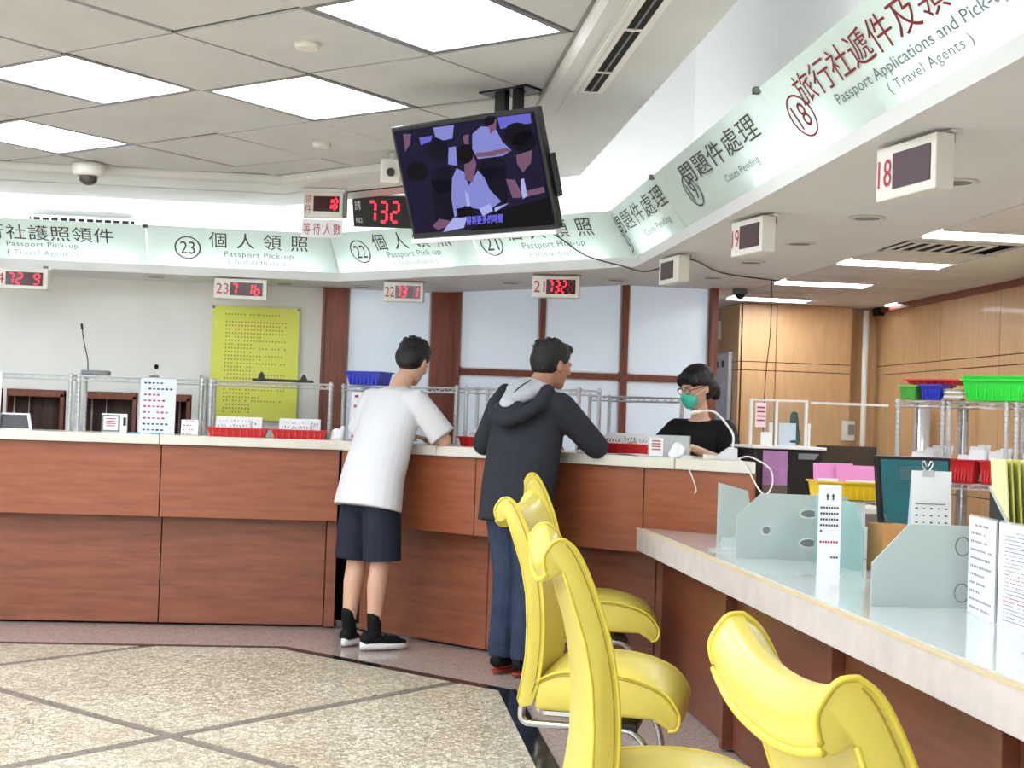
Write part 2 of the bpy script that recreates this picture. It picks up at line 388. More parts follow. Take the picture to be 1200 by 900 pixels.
struct(MB().box(((XB0+.66)/2,(YB0+1.3)/2,HC+.03),(.66-XB0,1.3-YB0,.02)).build('ceiling_rear', TILE))
tee = MB()
for i in range(-22,6):
    c = clip([tuple(Vector(gp(i,-25))+U_*-.007), tuple(Vector(gp(i,-25))+U_*.007), tuple(Vector(gp(i,25))+U_*.007), tuple(Vector(gp(i,25))+U_*-.007)], CL)
    if len(c) >= 3: tee.prism([(x,y,HC+.003) for x,y in c], (0,0,.004))
t_ = tee.build('grid_runner', mat('dark_grid_metal',(84,84,84),.5,.4), cl); t_['kind'] = 'stuff'
# ============================================================ COVE, SOFFIT
def ring(r,l,m,h): # corner chain: far left, L/M corner, M/R corner, far near end
    return [(XB0,l,h),(m-l,l,h),(r,m-r,h),(r,YB0,h)]
def sweep(profile, name, m, smooth=False):
    mb = MB(); R = [ring(*p) for p in profile]
    for a,b in zip(R, R[1:]):
        for k in range(3): mb.quad(a[k],a[k+1],b[k+1],b[k])
    return mb, name, m
def swept(profile, name, m, closed=True):
    mb = MB(); R = [ring(*p) for p in profile]; n = len(R); V = [p for r in R for p in r]; F = []
    for i in range(n if closed else n-1):
        j = (i+1)%n
        for k in range(3): F.append((i*4+k, i*4+k+1, j*4+k+1, j*4+k))
    if closed: F += [tuple(i*4 for i in range(n)), tuple(i*4+3 for i in reversed(range(n)))]
    mb.add(V,F); return mb.build(name, m)
struct(swept([(.665,7.75,7.25,2.60),(.668,7.753,7.255,2.585),(.685,7.77,7.27,2.562),(.72,7.81,7.31,2.553),(1.05,8.60,8.05,2.553),(1.05,8.60,8.05,3.6),(1.03,8.58,8.02,3.6),(1.03,8.58,8.02,2.66),(.665,7.75,7.25,2.66)], 'trim_1', BAND))
struct(swept([(.655,7.74,7.24,2.597),(.675,7.76,7.26,2.597),(.675,7.76,7.26,2.61),(.655,7.74,7.24,2.61)], 'trim_2', TEE))
# step line on the left band
struct(swept([(.735,8.10,7.60,2.549),(.765,8.22,7.72,2.545),(.765,8.22,7.72,2.556),(.735,8.10,7.60,2.556)], 'trim_3', BAND))
struct(swept([(1.75,9.30,9.25,2.20),(1.75,9.30,9.25,3.6),(1.03,8.58,8.0,3.6),(1.03,8.58,8.0,3.63),(1.78,9.33,9.29,3.63),(1.78,9.33,9.29,2.20)], 'wall_cove', COVE))
# soffit box: fascia, underside, trough floor, inner riser
HS = 2.14
struct(swept([(1.42,8.94,8.754,HS),(1.42,8.94,8.754,2.194),(2.33,9.47,9.9,2.194),(2.33,9.47,9.9,HS)], 'ceiling_soffit', SOFF))
# sign glass panels
GD = .165; GH0, GH1 = 2.194, 2.42
def gR(y, v, off=0): return (1.42-GD*v-off, y, GH0+(GH1-GH0)*v-off*.5)
def gL(x, v, off=0): return (x, 8.94-GD*v-off, GH0+(GH1-GH0)*v-off*.5)
def gM(s, v, off=0): # s along M: x position on the line, x+y = 8.754-...
    k = 8.754-R2*(GD*v+off); return (s-(GD*v+off)/R2, k-(s-(GD*v+off)/R2), GH0+(GH1-GH0)*v-off*.5)
def yOnR(px, v):
    x, y, h = gR(0,v); lo = None
    d = [ray(px, py) for py in (0,600)]
    # find point on the panel line (x,h fixed) whose image column is px
    a, b = -3.0, 12.0
    for _ in range(50):
        m_ = (a+b)/2; p = Vector((x,m_,h-CZ)); c_ = 600+FPX*p.dot(_X)/max(p.dot(_F),1e-3) if p.dot(_F) > 0 else 1e9
        if c_ > px: a = m_
        else: b = m_
    return (a+b)/2
def xOnL(px, v):
    _, y, h = gL(0,v); a, b = -6., 4.
    for _ in range(50):
        m_ = (a+b)/2; p = Vector((m_,y,h-CZ)); c_ = 600+FPX*p.dot(_X)/p.dot(_F)
        if c_ < px: a = m_
        else: b = m_
    return (a+b)/2
def sOnM(px, v):
    a, b = -3., 4.
    for _ in range(50):
        m_ = (a+b)/2; q = gM(m_,v); p = Vector((q[0],q[1],q[2]-CZ)); c_ = 600+FPX*p.dot(_X)/p.dot(_F)
        if c_ < px: a = m_
        else: b = m_
    return (a+b)/2
def sign(kind, a, b, label, words):
    g = {'L':gL,'R':gR,'M':gM}[kind]; ctr = Vector(g((a+b)/2,0))
    t = thing('counter_sign', label, 'sign', ctr, 0, 'frosted window signs above the counters')
    q = [Vector(g(*p))-ctr for p in ((a,0),(b,0),(b,1),(a,1))]
    n = (q[1]-q[0]).cross(q[3]-q[0]).normalized()*.006
    if n.dot(ctr-Vector((0,0,CZ))) < 0: n = -n
    MB().prism(q, n).build('glass_panel', SIGNF, t)
    for (txt, p0, p1, v0, v1, m, sp) in words:
        f = {'L':xOnL,'R':yOnR,'M':sOnM}[kind]; vm = (v0+v1)/2
        s0_, s1_ = f(p0,vm), f(p1,vm)
        if txt.startswith('O'):
            num = txt[1:]; mb = MB(); n_ = 28; vc = (v0+v1)/2; sc = (s0_+s1_)/2; rv = (v1-v0)/2; rs = math.copysign(rv*.28*{'M':R2/2,'L':1,'R':1.3}[kind], s1_-s0_)
            O = [Vector(g(sc+rs*cos(2*pi*k/n_), vc+rv*sin(2*pi*k/n_), .004))-ctr for k in range(n_)]
            I_ = [Vector(g(sc+rs*.88*cos(2*pi*k/n_), vc+rv*.9*sin(2*pi*k/n_), .004))-ctr for k in range(n_)]
            mb.add(O+I_, [(k,(k+1)%n_,n_+(k+1)%n_,n_+k) for k in range(n_)]); mb.build('number_ring', m, t)
            lettering(num, lambda u,v: Vector(g(sc+rs*(u*1.1-.55), vc+rv*(v*1.1-.55), .004))-ctr, 'lettering', m, t)
        else:
            lettering(txt, lambda u,v: Vector(g(s0_+(s1_-s0_)*u, v0+(v1-v0)*v, .004))-ctr, 'lettering', m, t, sp)
    # corner clips
    for e in (a,b):
        p = Vector(g(e,.985,.006))-ctr
        MB().box(p, (.022,.022,.02)).build('glass_clip', GREY, t)
INKS = mat('sign_dark_ink', (66,60,60), .6); INKM = mat('sign_maroon_ink', (128,26,40), .6); INKG = mat('sign_grey_ink', (104,114,114), .6)
lm = 8.754-8.94   # x of L/M corner at the glass foot
xs1 = xOnL(171,.9)
sign('L', xs1-1.6, xs1-.004, 'backlit sign with black characters and Travel Agents below, at the left edge', [('旅行社護照領件',-45,133,.5,.88,INKS,1.05),('Passport Pick-up',8,92,.29,.46,INKG,1.1),('( Travel Agents )',9,92,.08,.25,INKG,1.1)])
sign('L', xs1+.004, lm-.004, 'backlit sign with ringed number 23 beside the travel agents sign', [('O23',204,236,.20,.78,INKS,1),('個 人 領 照',245,361,.52,.92,INKS,1.15),('Passport Pick-up',263,344,.27,.44,INKG,1.1),('( Individuals )',268,334,.08,.24,INKG,1.1)])
sm = sOnM(556,.5)
sign('M', lm+.004, sm-.004, 'backlit sign with ringed number 22 on the slanted middle side', [('O22',410,436,.22,.80,INKS,1),('個 人 領 照',437,526,.5,.92,INKS,1.15),('Passport Pick-up',455,517,.27,.46,INKG,1.05),('( Individuals )',463,513,.08,.24,INKG,1.1)])
sign('M', sm+.004, 8.754-1.42-5.914+.0-.006, 'backlit sign with ringed number 21 behind the television', [('O21',563,590,.20,.78,INKS,1),('個 人 領 照',592,694,.52,.92,INKS,1.15),('Passport Pick-up',613,686,.27,.46,INKG,1.05),('( Individuals )',622,682,.08,.24,INKG,1.1)])
yr0 = 8.754-1.42; yr1 = yOnR(765,.98); yr2 = yOnR(889,.98)
sign('R', yr0-.004, yr1+.004, 'narrow backlit sign at the inner corner, with a dangling black cable', [('O20',722,747,.10,.62,INKS,1),('問題件處理',722,778,.48,.86,INKS,1.1),('Cases Pending',758,787,.18,.34,INKG,1.05)])
sign('R', yr1-.004, yr2+.004, 'backlit sign with ringed number 19 on the right-hand side', [('O19',797,830,.16,.70,INKS,1),('問題件處理',801,886,.52,.86,INKS,1.1),('Cases Pending',852,891,.22,.36,INKG,1.0)])
sign('R', yr2-.004, yOnR(1330,.5), 'backlit sign with maroon characters and ringed 18, nearest at upper right', [('O18',917,968,.17,.71,INKM,1),('旅行社遞件及領取區',935,1175,.5,.86,INKM,1.0),('Passport Applications and Pick-up',983,1184,.27,.43,INKG,1.0),('( Travel Agents )',1044,1142,.1,.24,INKG,1.1)])
# cove tubes behind the glass
def cove_tube(a, b, label):
    a = Vector(a); b = Vector(b); c = (a+b)/2; t = thing('cove_tube_light', label, 'light', c, 0, 'tube lights in the cove')
    MB().tube([a-c,b-c], .016, 10).build('lamp_tube', COVET, t, True)
    d = (b-a).normalized(); MB().box((0,0,-.028), ((b-a).length,.04,.018), math.atan2(d.y,d.x)).build('tube_batten', WHITE, t, bev=.003)
HT = 2.24
for x0,x1,n in ((-4.8,-3.7,'off the left edge'),(-3.5,-2.35,'at the left edge'),(-1.30,-.32,'under the number 23 sign'),(-2.2,-1.45,'under the travel agents sign')):
    cove_tube((x0,9.0,HT),(x1,9.0,HT), 'white tube light behind the sign glass '+n)
for s0_,s1_,n in ((-.12,.55,'under the number 22 sign'),(.68,1.32,'under the number 21 sign')):
    cove_tube((s0_,8.84-s0_,HT),(s1_,8.84-s1_,HT), 'white tube light behind the sign glass '+n)
for y0,y1,n in ((7.15,6.5,'near the inner corner'),(5.0,4.1,'between signs 19 and 18'),(3.6,2.6,'under the number 18 sign'),(2.2,1.1,'beyond the right edge'),(.7,-.4,'beside the camera')):
    cove_tube((1.50,y0,HT),(1.50,y1,HT), 'white tube light behind the sign glass '+n)
# ============================================================ WALLS
YW = 9.45
wx0 = -.30
struct(MB().box(((XB0+wx0)/2,YW+.06,1.4),(wx0-XB0,.12,2.8)).build('wall_back', WHITE))
struct(MB().box((XB0-.05,(YB0+YW)/2,1.4),(.1,YW-YB0,2.8)).build('wall_left', WHITE))
struct(MB().box((.1,YB0-.05,1.5),(10.3,.1,3.1)).build('wall_rear', WHITE))
# recessed lower part of the back wall with cherry trimmed openings
def wall_opening(px0, px1, name):
    x0 = yf(px0,470,9.38)[0]; x1 = yf(px1,470,9.38)[0]; z1 = 1.365; z0 = .75
    t = struct(bpy.data.objects.new('trim_opening', None)); C.objects.link(t); t.location = ((x0+x1)/2,9.38,0)
    w_ = x1-x0
    MB().box((0,0,z1),(w_,.16,.045)).build('header', WOODF, t, bev=.003)
    for s in (-1,1): MB().box((s*(w_/2-.012),0,(z0+z1)/2),(.024,.16,z1-z0)).build('jamb', WOODF, t)
    cu = MB(); n = max(4,int(w_/.03)); V = []
    for k in range(n+1):
        x = -w_/2+w_*k/n; y = .05+.018*sin(k*1.9)+.012*sin(k*.7)
        V += [(x,y,z0),(x,y,z1)]
    cu.add(V, [(2*k,2*k+2,2*k+3,2*k+1) for k in range(n)]); cu.build('curtain', CLOTHD, t, True)
for a,b in ((-60,4),(8,78),(100,162),(204,225)): wall_opening(a,b,'')
xl_ = yf(233,470,9.3)[0]
struct(MB().prism([(XB0,9.44,1.39),(xl_,9.44,1.39),(xl_,9.30,1.39),(XB0,9.30,1.39)],(0,0,.13)).build('trim_ledge', WHITE))
for a,b in ((4,8),(78,100),(162,204),(225,233)):
    x0 = yf(a,470,9.31)[0]; x1 = yf(b,470,9.31)[0]
    struct(MB().box(((x0+x1)/2,9.36,1.05),(x1-x0,.13,.7)).build('trim_pier', WHITE))
# window wall
def X9(px): return yf(px,450,YW)[0]
struct(MB().box(((X9(375)+X9(405))/2,YW,1.15),(X9(405)-X9(375),.14,2.3)).build('trim_4', WOODF, bev=.005))
struct(MB().box((X9(376.5),YW-.06,1.15),(.018,.05,2.3)).build('trim_5', WOODF))
struct(MB().box(((X9(502)+X9(537))/2,YW,1.15),(X9(537)-X9(502),.14,2.3)).build('trim_6', WOODF, bev=.005))
struct(MB().box(((X9(524)+X9(528))/2,YW-.08,1.15),(.012,.03,2.3)).build('trim_7', WOODF))
PANE = mat('pale_window_pane', (222,231,238), .2, coat=.4)
PANE.node_tree.nodes['Principled BSDF'].inputs['Emission Color'].default_value = lin((205,222,240)); PANE.node_tree.nodes['Principled BSDF'].inputs['Emission Strength'].default_value = .12  # small emission stands in for daylight behind the frosted panes
def window(n, cols, rails, z0, z1, label=None):
    x0, x1 = cols[0][0], cols[-1][1]
    t = bpy.data.objects.new('window_%d'%n, None); C.objects.link(t); struct(t); t.location = ((x0+x1)/2, YW, 0); cx = (x0+x1)/2
    for k in range(len(cols)-1):
        a = cols[k][1]; b = cols[k+1][0]
        MB().box(((a+b)/2-cx,-.01,(z0+z1)/2),(b-a,.06,z1-z0)).build('mullion', WOODF, t, bev=.004)
    for r in rails: MB().box((0,-.008,r),(x1-x0,.055,.042)).build('rail', WOODF, t, bev=.004)
    zs = [z0]+list(rails)+[z1]
    for a,b in cols:
        for k in range(len(zs)-1):
            MB().box(((a+b)/2-cx,.01,(zs[k]+zs[k+1])/2),(b-a+.006,.014,zs[k+1]-zs[k])).build('pane', PANE, t)
            w_ = .006
            fr = MB(); lo = zs[k]+(.021 if k else 0); hi = zs[k+1]-(.021 if k+1 < len(zs)-1 else 0)
            fr.box((a+w_-cx,-.0,(lo+hi)/2),(w_*2,.02,hi-lo)); fr.box((b-w_-cx,0,(lo+hi)/2),(w_*2,.02,hi-lo)); fr.box(((a+b)/2-cx,0,lo+w_),(b-a,.02,w_*2)); fr.box(((a+b)/2-cx,0,hi-w_),(b-a,.02,w_*2))
            fr.build('pane_bead', WHITE, t)
window(1, [(X9(405),X9(502))], [], .1, 2.3)
window(2, [(X9(537),X9(629.5)),(X9(636),X9(725.5)),(X9(733.5),X9(828))], [1.616], .95, 2.28)
struct(MB().box(((X9(829)+X9(836))/2,YW,1.15),(X9(836)-X9(828),.14,2.3)).build('trim_8', WOODF, bev=.004))
struct(MB().box(((X9(537)+X9(828))/2,YW,.47),(X9(828)-X9(537),.1,.94)).build('wall_window', WOODF))
# staff area: ceiling, beech walls
HA = 2.25
AC = [(-1,0,-2.33),(-1,-1,-9.9),(1,0,5.1),(0,1,12.0)]
ac = struct(MB().prism([(x,y,HA+.03) for x,y in ((2.36,YB0),(5.1,YB0),(5.1,12.1),(-.5,12.1),(-.5,10.46),(2.36,7.6))],(0,0,.03)).build('ceiling_staff', DARK))
AFIX = {}
def ax(i): return 2.03+.605*i
def ay(j): return 8.88-.605*j
STILE = mat('staff_ceiling_board', (228,228,228), .8, var=.05, nscale=3)
fixt = [(1,0,1),(1,2,1),(1,4,2),(1,-2,1),(1,7,2),(1,10,2),(3,-2,1),(4,7,1)]
occ = {}
for (i,j,n) in fixt:
    for k in range(n): occ[(i+k,j)] = 1
for k in range(1): occ[(1,3)] = 2
for i in range(-3,6):
    for j in range(-5,20):
      if occ.get((i,j)): continue
      for reg in (((-1,0,-2.345),(1,0,5.1),(0,1,12.0)), ((1,0,2.345),(-1,-1,-9.92),(0,1,12.0))):
        c = clip([(ax(i),ay(j)),(ax(i+1),ay(j)),(ax(i+1),ay(j+1)),(ax(i),ay(j+1))], reg)
        if len(c) < 3 or area(c) < .004: continue
        MB().prism([(x,y,HA+rc.uniform(-.002,.002)) for x,y in inset(c,.005)],(0,0,.012)).build('ceiling_tile', STILE, ac)
FL_LBL = {(1,0):'long white tube fixture in the staff ceiling, second from the far wall',(1,2):'long white tube fixture in the staff ceiling, third from the far wall',(1,4):'brightest tube fixture at the right edge next to the louvred vent',(1,-2):'long white tube fixture nearest the far beech wall'}
for (i,j,n) in fixt:
    x0 = ax(i)+.01; x1 = ax(i+n)-.01; y1 = ay(j)-.02; y0 = ay(j)-.26
    lb = FL_LBL.get((i,j))
    t = thing('tube_fixture', lb or 'tube fixture in the staff ceiling out of the picture', 'light', ((x0+x1)/2,(y0+y1)/2,HA), 0, 'tube fixtures in the staff ceiling')
    MB().box((0,0,.006),(x1-x0,y1-y0,.02)).build('diffuser', TUBE, t, bev=.004)
    fr = MB()
    for s in (-1,1): fr.box((0,s*((y1-y0)/2+.006),.004),(x1-x0+.02,.012,.03))
    fr.build('fixture_frame', WHITE, t)
    MB().prism([(ax(i)+.005,ay(j+1)+.005,HA),(ax(i+n)-.005,ay(j+1)+.005,HA),(ax(i+n)-.005,y0-.015,HA),(ax(i)+.005,y0-.015,HA)],(0,0,.01)).build('ceiling_tile', STILE, ac)
def vent(x0,x1,y0,y1,z,n,label,frame=WHITE,cat='vent', ang=0):
    t = thing('ceiling_vent', label, cat, ((x0+x1)/2,(y0+y1)/2,z), ang); w_ = x1-x0; d = y1-y0
    MB().box((0,0,.012),(w_,d,.004)).build('vent_back', DARK, t)
    for s in (-1,1):
        MB().box((0,s*(d/2-.01),.002),(w_,.02,.008)).build('vent_frame', frame, t, bev=.003)
        MB().box((s*(w_/2-.01),0,.002),(.02,d,.008)).build('vent_frame', frame, t, bev=.003)
    for k in range(1,n): MB().box((-w_/2+w_*k/n,0,.004),(.018,d,.006)).build('slat', frame, t)
    return t
vent(ax(1)+.02,ax(1)+.48,ay(3)-.42,ay(3)-.05,HA-.004,6,'white louvred ceiling vent with dark openings between tube fixtures')
MB().box(((ax(1)+ax(2))/2,ay(3)-.51,HA+.006),(.595,.17,.01)).build('ceiling_tile', STILE, ac)
vent(2.6,3.05,9.45,9.68,HA-.004,8,'dark slatted ceiling vent above the whiteboard corner', SOFF)
# beech walls
YF = 10.35
def beech(name, x0, x1, y0, y1, seams, facing):
    """wall core plus separate panels (upper, narrow belt, lower)"""
    base = struct(MB().box(((x0+x1)/2,(y0+y1)/2,1.2),(max(x1-x0,.04),max(y1-y0,.04),2.4)).build(name, DARK))
    bands = [(0,1.86-.5),(1.365,1.80),(1.806,1.90),(1.906,2.24)]
    bands = [(0,.9),(.906,1.735),(1.741,1.80),(1.806,2.245)]
    for a,b in zip(seams, seams[1:]):
        for z0,z1 in bands:
            if facing == 'y': MB().box(((a+b)/2,y0-.008,(z0+z1)/2),(b-a-.006,.016,z1-z0)).build('wall_panel', MAPLE, base)
            else: MB().box((x0-.008,(a+b)/2,(z0+z1)/2),(.016,b-a-.006,z1-z0)).build('wall_panel', MAPLE, base)
    return base
XS = 2.83
beech('wall_far', XS+.02, 3.69, YF, YF+.1, [XS+.004,3.10,3.69], 'y')
beech('wall_side', XS, XS+.06, YF+.02, 12.0, [YF+.0,10.9,11.6,12.0], 'x')
beech('wall_right', 3.93, 4.0, 2.0, YF+.25, [2.0,2.9,3.8,4.7,5.6,6.5,7.4,8.3,9.2,YF+.22], 'x')
struct(MB().box((3.84,YF+.12,1.12),(.26,.1,2.24)).build('wall_recess', MAPLE))
struct(MB().box((1.4,12.05,1.2),(3.2,.1,2.4)).build('wall_end', WHITE))
struct(MB().box((3.9,YF-.05,HA-.03),(.08,.1,.06)).build('trim_9', DARK))
struct(MB().box((3.905,6.0,HA-.015),(.05,8.9,.05)).build('trim_10', WOODF))
struct(MB().box((4.55,2.0,1.2),(1.2,.1,2.4)).build('wall_return', MAPLE))
px_ = yf(1011,430,YF)[0]
p = tag(MB().tube([(0,0,0),(0,0,2.2)], .022, 12).build('pipe', BEIGEP, smooth=True, loc=(px_,YF-.045,.02)), 'cream vertical pipe running up the beech wall in the corner', 'pipe')
# ============================================================ COUNTERS
SU = 5.92*R2; SB = 6.07*R2          # x+y of upper face and base plane (slanted side)
t = thing('service_counter', 'long cherry wood counter with cream top, straight left-hand run', 'counter', (-2.5,8.5,0))
def lc(x,y,z): return (x+2.5, y-8.5, z)
xe = SU-8.5
seams = [XB0+.02,-3.31,-2.25,-1.19,xe-.004]
for a,b in zip(seams, seams[1:]):
    MB().box(lc((a+b)/2,8.53,.865),(b-a-.006,.03,.43)).build('front_panel', WOOD, t, bev=.002)
seams2 = [XB0+.02,-3.35,-2.25,-1.185,xe-.07]
for a,b in zip(seams2, seams2[1:]):
    MB().box(lc((a+b)/2,8.645,.325),(b-a-.006,.03,.64)).build('base_panel', WOODD, t, bev=.002)
MB().box(lc(xe-.035,8.63,.325),(.062,.07,.645)).build('corner_post', WOODD, t, bev=.003)
MB().prism([lc(XB0+.02,8.66,.02),lc(xe-.1,8.66,.02),lc(xe-.25,9.0,.02),lc(XB0+.02,9.0,.02)],(0,0,1.05)).build('carcass', BLACKM, t)
for a,b in ((XB0+.02,-3.4),(-3.395,-2.29),(-2.285,-1.20),(-1.195,xe-.012)):
    e = (b+ (0 if b < -1 else -.0)); bk = b if b < -1 else b-.36
    MB().prism([lc(a,8.47,1.082),lc(e,8.47,1.082),lc(bk if b < -1 else e-.0,9.05 if b < -1 else 9.05,1.082) if b < -1 else lc(e+.19,9.05,1.082),lc(a,9.05,1.082)],(0,0,.056)).build('worktop', TOPS, t, bev=.004)
# slanted middle run: local frame, x' along M (+ to the right/near), y' = inward normal
tm = thing('service_counter', 'slanted cherry wood counter section where two customers stand', 'counter', (xe,8.5,0), -pi/4)
MW = sqrt(2)*(1.86-xe)
sx = [0.006,(.63-xe)*R2,(1.42-xe)*R2,MW]
for a,b in zip(sx,sx[1:]):
    MB().box(((a+b)/2,.018,.865),(b-a-.006,.03,.43)).build('front_panel', WOOD, tm, bev=.002)
    MB().box(((a+b)/2+(.03 if a < .1 else 0),.155,.325),(b-a-.006-(.06 if a < .1 else 0),.03,.64)).build('base_panel', WOODD, tm, bev=.002)
MB().box((MW/2-.1,.33,.54),(MW-.9,.3,1.05)).build('carcass', BLACKM, tm)
MB().box((.0,.27,.54),(.5,.1,1.05)).build('dark_gap_filler', BLACKM, tm)  # black block added so the open corner gap shows dark
MB().prism([(MW,.0,.65),(MW-.55,.55,.65),(MW-.57,.53,.65),(MW-.02,.0,.65)],(0,0,.43)).build('end_panel', WOOD, tm)
for a,b in ((.0,.80),(.803,(1.56-xe)*R2),((1.563-xe)*R2,MW+.03)):
    e_ = b-.602 if b > MW else b; P = [(a,-.032,1.082),(b,-.032,1.082)]+([(e_,.57,1.082)] if e_ > a else [(b-.30,.27,1.082),(a+.02,.57,1.082)])+[(a+(.30 if a < .01 else 0),.57,1.082)]
    MB().prism(P,(0,0,.056)).build('worktop', TOPS, tm, bev=.004)
# low desk on the right
XD = 1.392; YD1 = SU-XD+.0
td = thing('low_desk', 'long low white desk with glass top and cherry front on the right', 'desk', (XD,4.0,0))
def ld(x,y,z): return (x-XD, y-4.0, z)
def ydend(x): return SU-x+.19 if False else SU - x - .03
MB().prism([ld(XD,.6,.665),ld(2.30,.6,.665),ld(2.30,6.55,.665),ld(1.87,6.55,.665),ld(1.86,ydend(1.86),.665),ld(XD,ydend(XD),.665)],(0,0,.110)).build('desk_top', DESKT, td, bev=.003)
MB().prism([ld(XD+.02,.62,.775),ld(2.28,.62,.775),ld(2.28,6.5,.775),ld(1.87,6.5,.775),ld(1.87,ydend(1.87)-.03,.775),ld(XD+.02,ydend(XD)-.05,.775)],(0,0,.006)).build('glass_sheet', DGLASS, td)
MB().prism([ld(XD-.002,.6,.769),ld(XD+.014,.6,.769),ld(XD+.014,ydend(XD)-.02,.769),ld(XD-.002,ydend(XD),.769)],(0,0,.010)).build('edge_strip', CREAM, td)
XP = 1.525
sy = [.65,1.9,3.1,4.27,5.55,ydend(XP)+.1]
for a,b in zip(sy,sy[1:]): MB().box(ld(XP+.01,(a+b)/2,.33),(.02,b-a-.008,.655)).build('modesty_panel', WOODSHADE, td, bev=.002)
for y in (1.9,3.1,4.27,5.55): MB().box(ld(XP-.022,y,.33),(.045,.045,.655)).build('support_post', WOODSHADE, td, bev=.003)
MB().box(ld(2.15,3.6,.33),(.02,5.6,.655)).build('rear_panel', WOODD, td)
# ============================================================ CEILING FITTINGS
def disc(name, label, cat, x, y, z, r, h, m, group=None):
    return tag(MB().lathe([(r*.98,0),(r,-h*.4),(r*.85,-h),(r*.05,-h*1.05)], n=28).build(name, m, smooth=False, loc=(x,y,z)), label, cat, group)
x,y = zf(360,50,2.6); disc('smoke_detector','round white ceiling detector beside the largest lit panel','detector',x,y,2.598,.045,.022,BEIGEP)
x,y = zf(377,167,2.6); disc('smoke_detector','round white ceiling detector above the waiting number box','detector',x,y,2.598,.045,.022,BEIGEP)
x,y = zf(105,196,2.58); t = thing('dome_camera','white dome camera with dark glass bubble on the ceiling edge','camera',(x,y-.02,2.592))
MB().lathe([(.085,0),(.088,-.02),(.083,-.055),(.06,-.065),(.02,-.065)],n=28).build('camera_housing', BEIGEP, t, True)
MB().ell((0,0,-.06),(.058,.058,.055),n=20,m=12).build('dome_glass', mat('smoked_dome',(70,66,62),.08,coat=1,rgb2=(20,20,20),nscale=20), t, True)
x,y = zf(458,190,2.55); t = thing('ceiling_camera','small white camera box partly hidden behind the television','camera',(x,y,2.5))
MB().box((0,0,.0),(.1,.1,.12)).build('camera_body', BEIGEP, t, bev=.01); MB().lathe([(.02,0),(.02,-.02)],(0,-.05,-.01),12,'Y').build('lens', BLACK, t)
MB().box((0,0,.075),(.03,.03,.04)).build('mount', BEIGEP, t)
# linear vent in the band (right) with dark slot and divider bars
x0 = .742; 
t = thing('linear_vent','long slotted air vent in the white band right of the lit panels','vent',(.80,4.0,2.552))
MB().box((0,0,0),(.115,2.42,.012)).build('vent_frame', WHITE, t, bev=.003)
MB().box((.006,0,-.004),(.05,2.34,.008)).build('vent_slot', DARK, t)
for k in range(4): MB().box((.006,1.17-.0-k*.55-.3,-.008),(.055,.016,.008)).build('divider_bar', WHITE, t)
MB().box((.006,0,-.009),(.006,2.34,.004)).build('vent_blade', GREY, t)
t = thing('linear_vent','dark slotted air vent in the band over the number box','vent',(-.05,7.78,2.55),-pi/4)
MB().box((.1,.0,0),(.9,.07,.012)).build('vent_frame', BEIGEP, t, bev=.003); MB().box((.1,.0,-.004),(.85,.022,.008)).build('vent_slot', DARK, t)
# grille on the cove wall at left
t = thing('wall_grille','dark slatted grille on the cove wall above the travel agents sign','vent',(-1.86,9.27,2.46))
MB().box((0,.01,0),(.66,.02,.10)).build('grille_back', DARK, t)
for k in range(12): MB().box((-.31+k*.056,-.008,0),(.012,.012,.10)).build('slat', WHITE, t)
for s in (-1,1): MB().box((0,-.008,s*.05),(.68,.014,.012)).build('grille_frame', WHITE, t)
t = thing('wall_grille','grey slotted strip on the cove wall above the number 23 sign','vent',(-1.0,9.27,2.45))
MB().box((0,.01,0),(.55,.02,.04)).build('grille_back', GREY, t, bev=.01); MB().box((0,-.004,0),(.5,.01,.012)).build('grille_blade', DARK, t)
# downlights under the soffit
dl = thing('downlight','small round downlight in the soffit','light',(0,0,0)); 
MB().lathe([(.072,0),(.075,-.004),(.056,-.006),(.052,.0)],n=24).build('rim', BEIGEP, dl, True)
MB().lathe([(.050,-.0045),(.02,-.0035)],n=24).build('reflector', GREY, dl)
spots = [(-1.355,9.142,'left of the number 23 display'),(-.547,9.227,'right of the number 23 display'),(-.041,9.2,'left of the number 22 display'),(.866,8.499,'left of the number 21 display'),(1.445,8.066,'right of the number 21 display'),
 (1.927,7.69,'above the masked clerk by the window frame'),(1.924,6.894,'farthest in the right-hand row'),(1.928,6.112,'right of the number 19 display'),(1.937,5.285,'middle of the right-hand row'),(1.93,4.44,'beside the number 18 display'),(1.93,3.6,'beyond the right edge')]
for k,(x,y,n) in enumerate(spots):
    L = 'round recessed downlight in the soffit, '+n
    if k == 0: dl.location = (x,y,HS-.0005); dl['label'] = L; dl['group'] = 'soffit downlights'
    else: dup(dl,(x,y,HS-.0005),0,L)
# ============================================================ LED DISPLAYS
SEG = {'0':'abcdef','1':'bc','2':'abged','3':'abgcd','4':'fgbc','5':'afgcd','6':'afgedc','7':'abc','8':'abcdefg','9':'abcdfg','b':'cdefg',' ':''}
def seg7(ch, x, z, w_, h, y, th):
    on = MB(); off = MB(); sl = w_*.06
    g = {'a':((0,h),(w_,h)),'g':((0,h/2),(w_,h/2)),'d':((0,0),(w_,0)),'f':((0,h/2),(0,h)),'b':((w_,h/2),(w_,h)),'e':((0,0),(0,h/2)),'c':((w_,0),(w_,h/2))}
    for s,((a,b),(c,d)) in g.items():
        k = th*.6
        if a == c: b += k; d -= k
        else: a += k; c -= k
        A = Vector((x+a+b*.12,y,z+b)); B = Vector((x+c+d*.12,y,z+d))
        n = (B-A).normalized(); u = Vector((0,1,0)).cross(n)*th/2
        (on if s in SEG[ch] else off).add([A+u,B+u,B-u,A-u],[(0,1,2,3)])
    return on, off
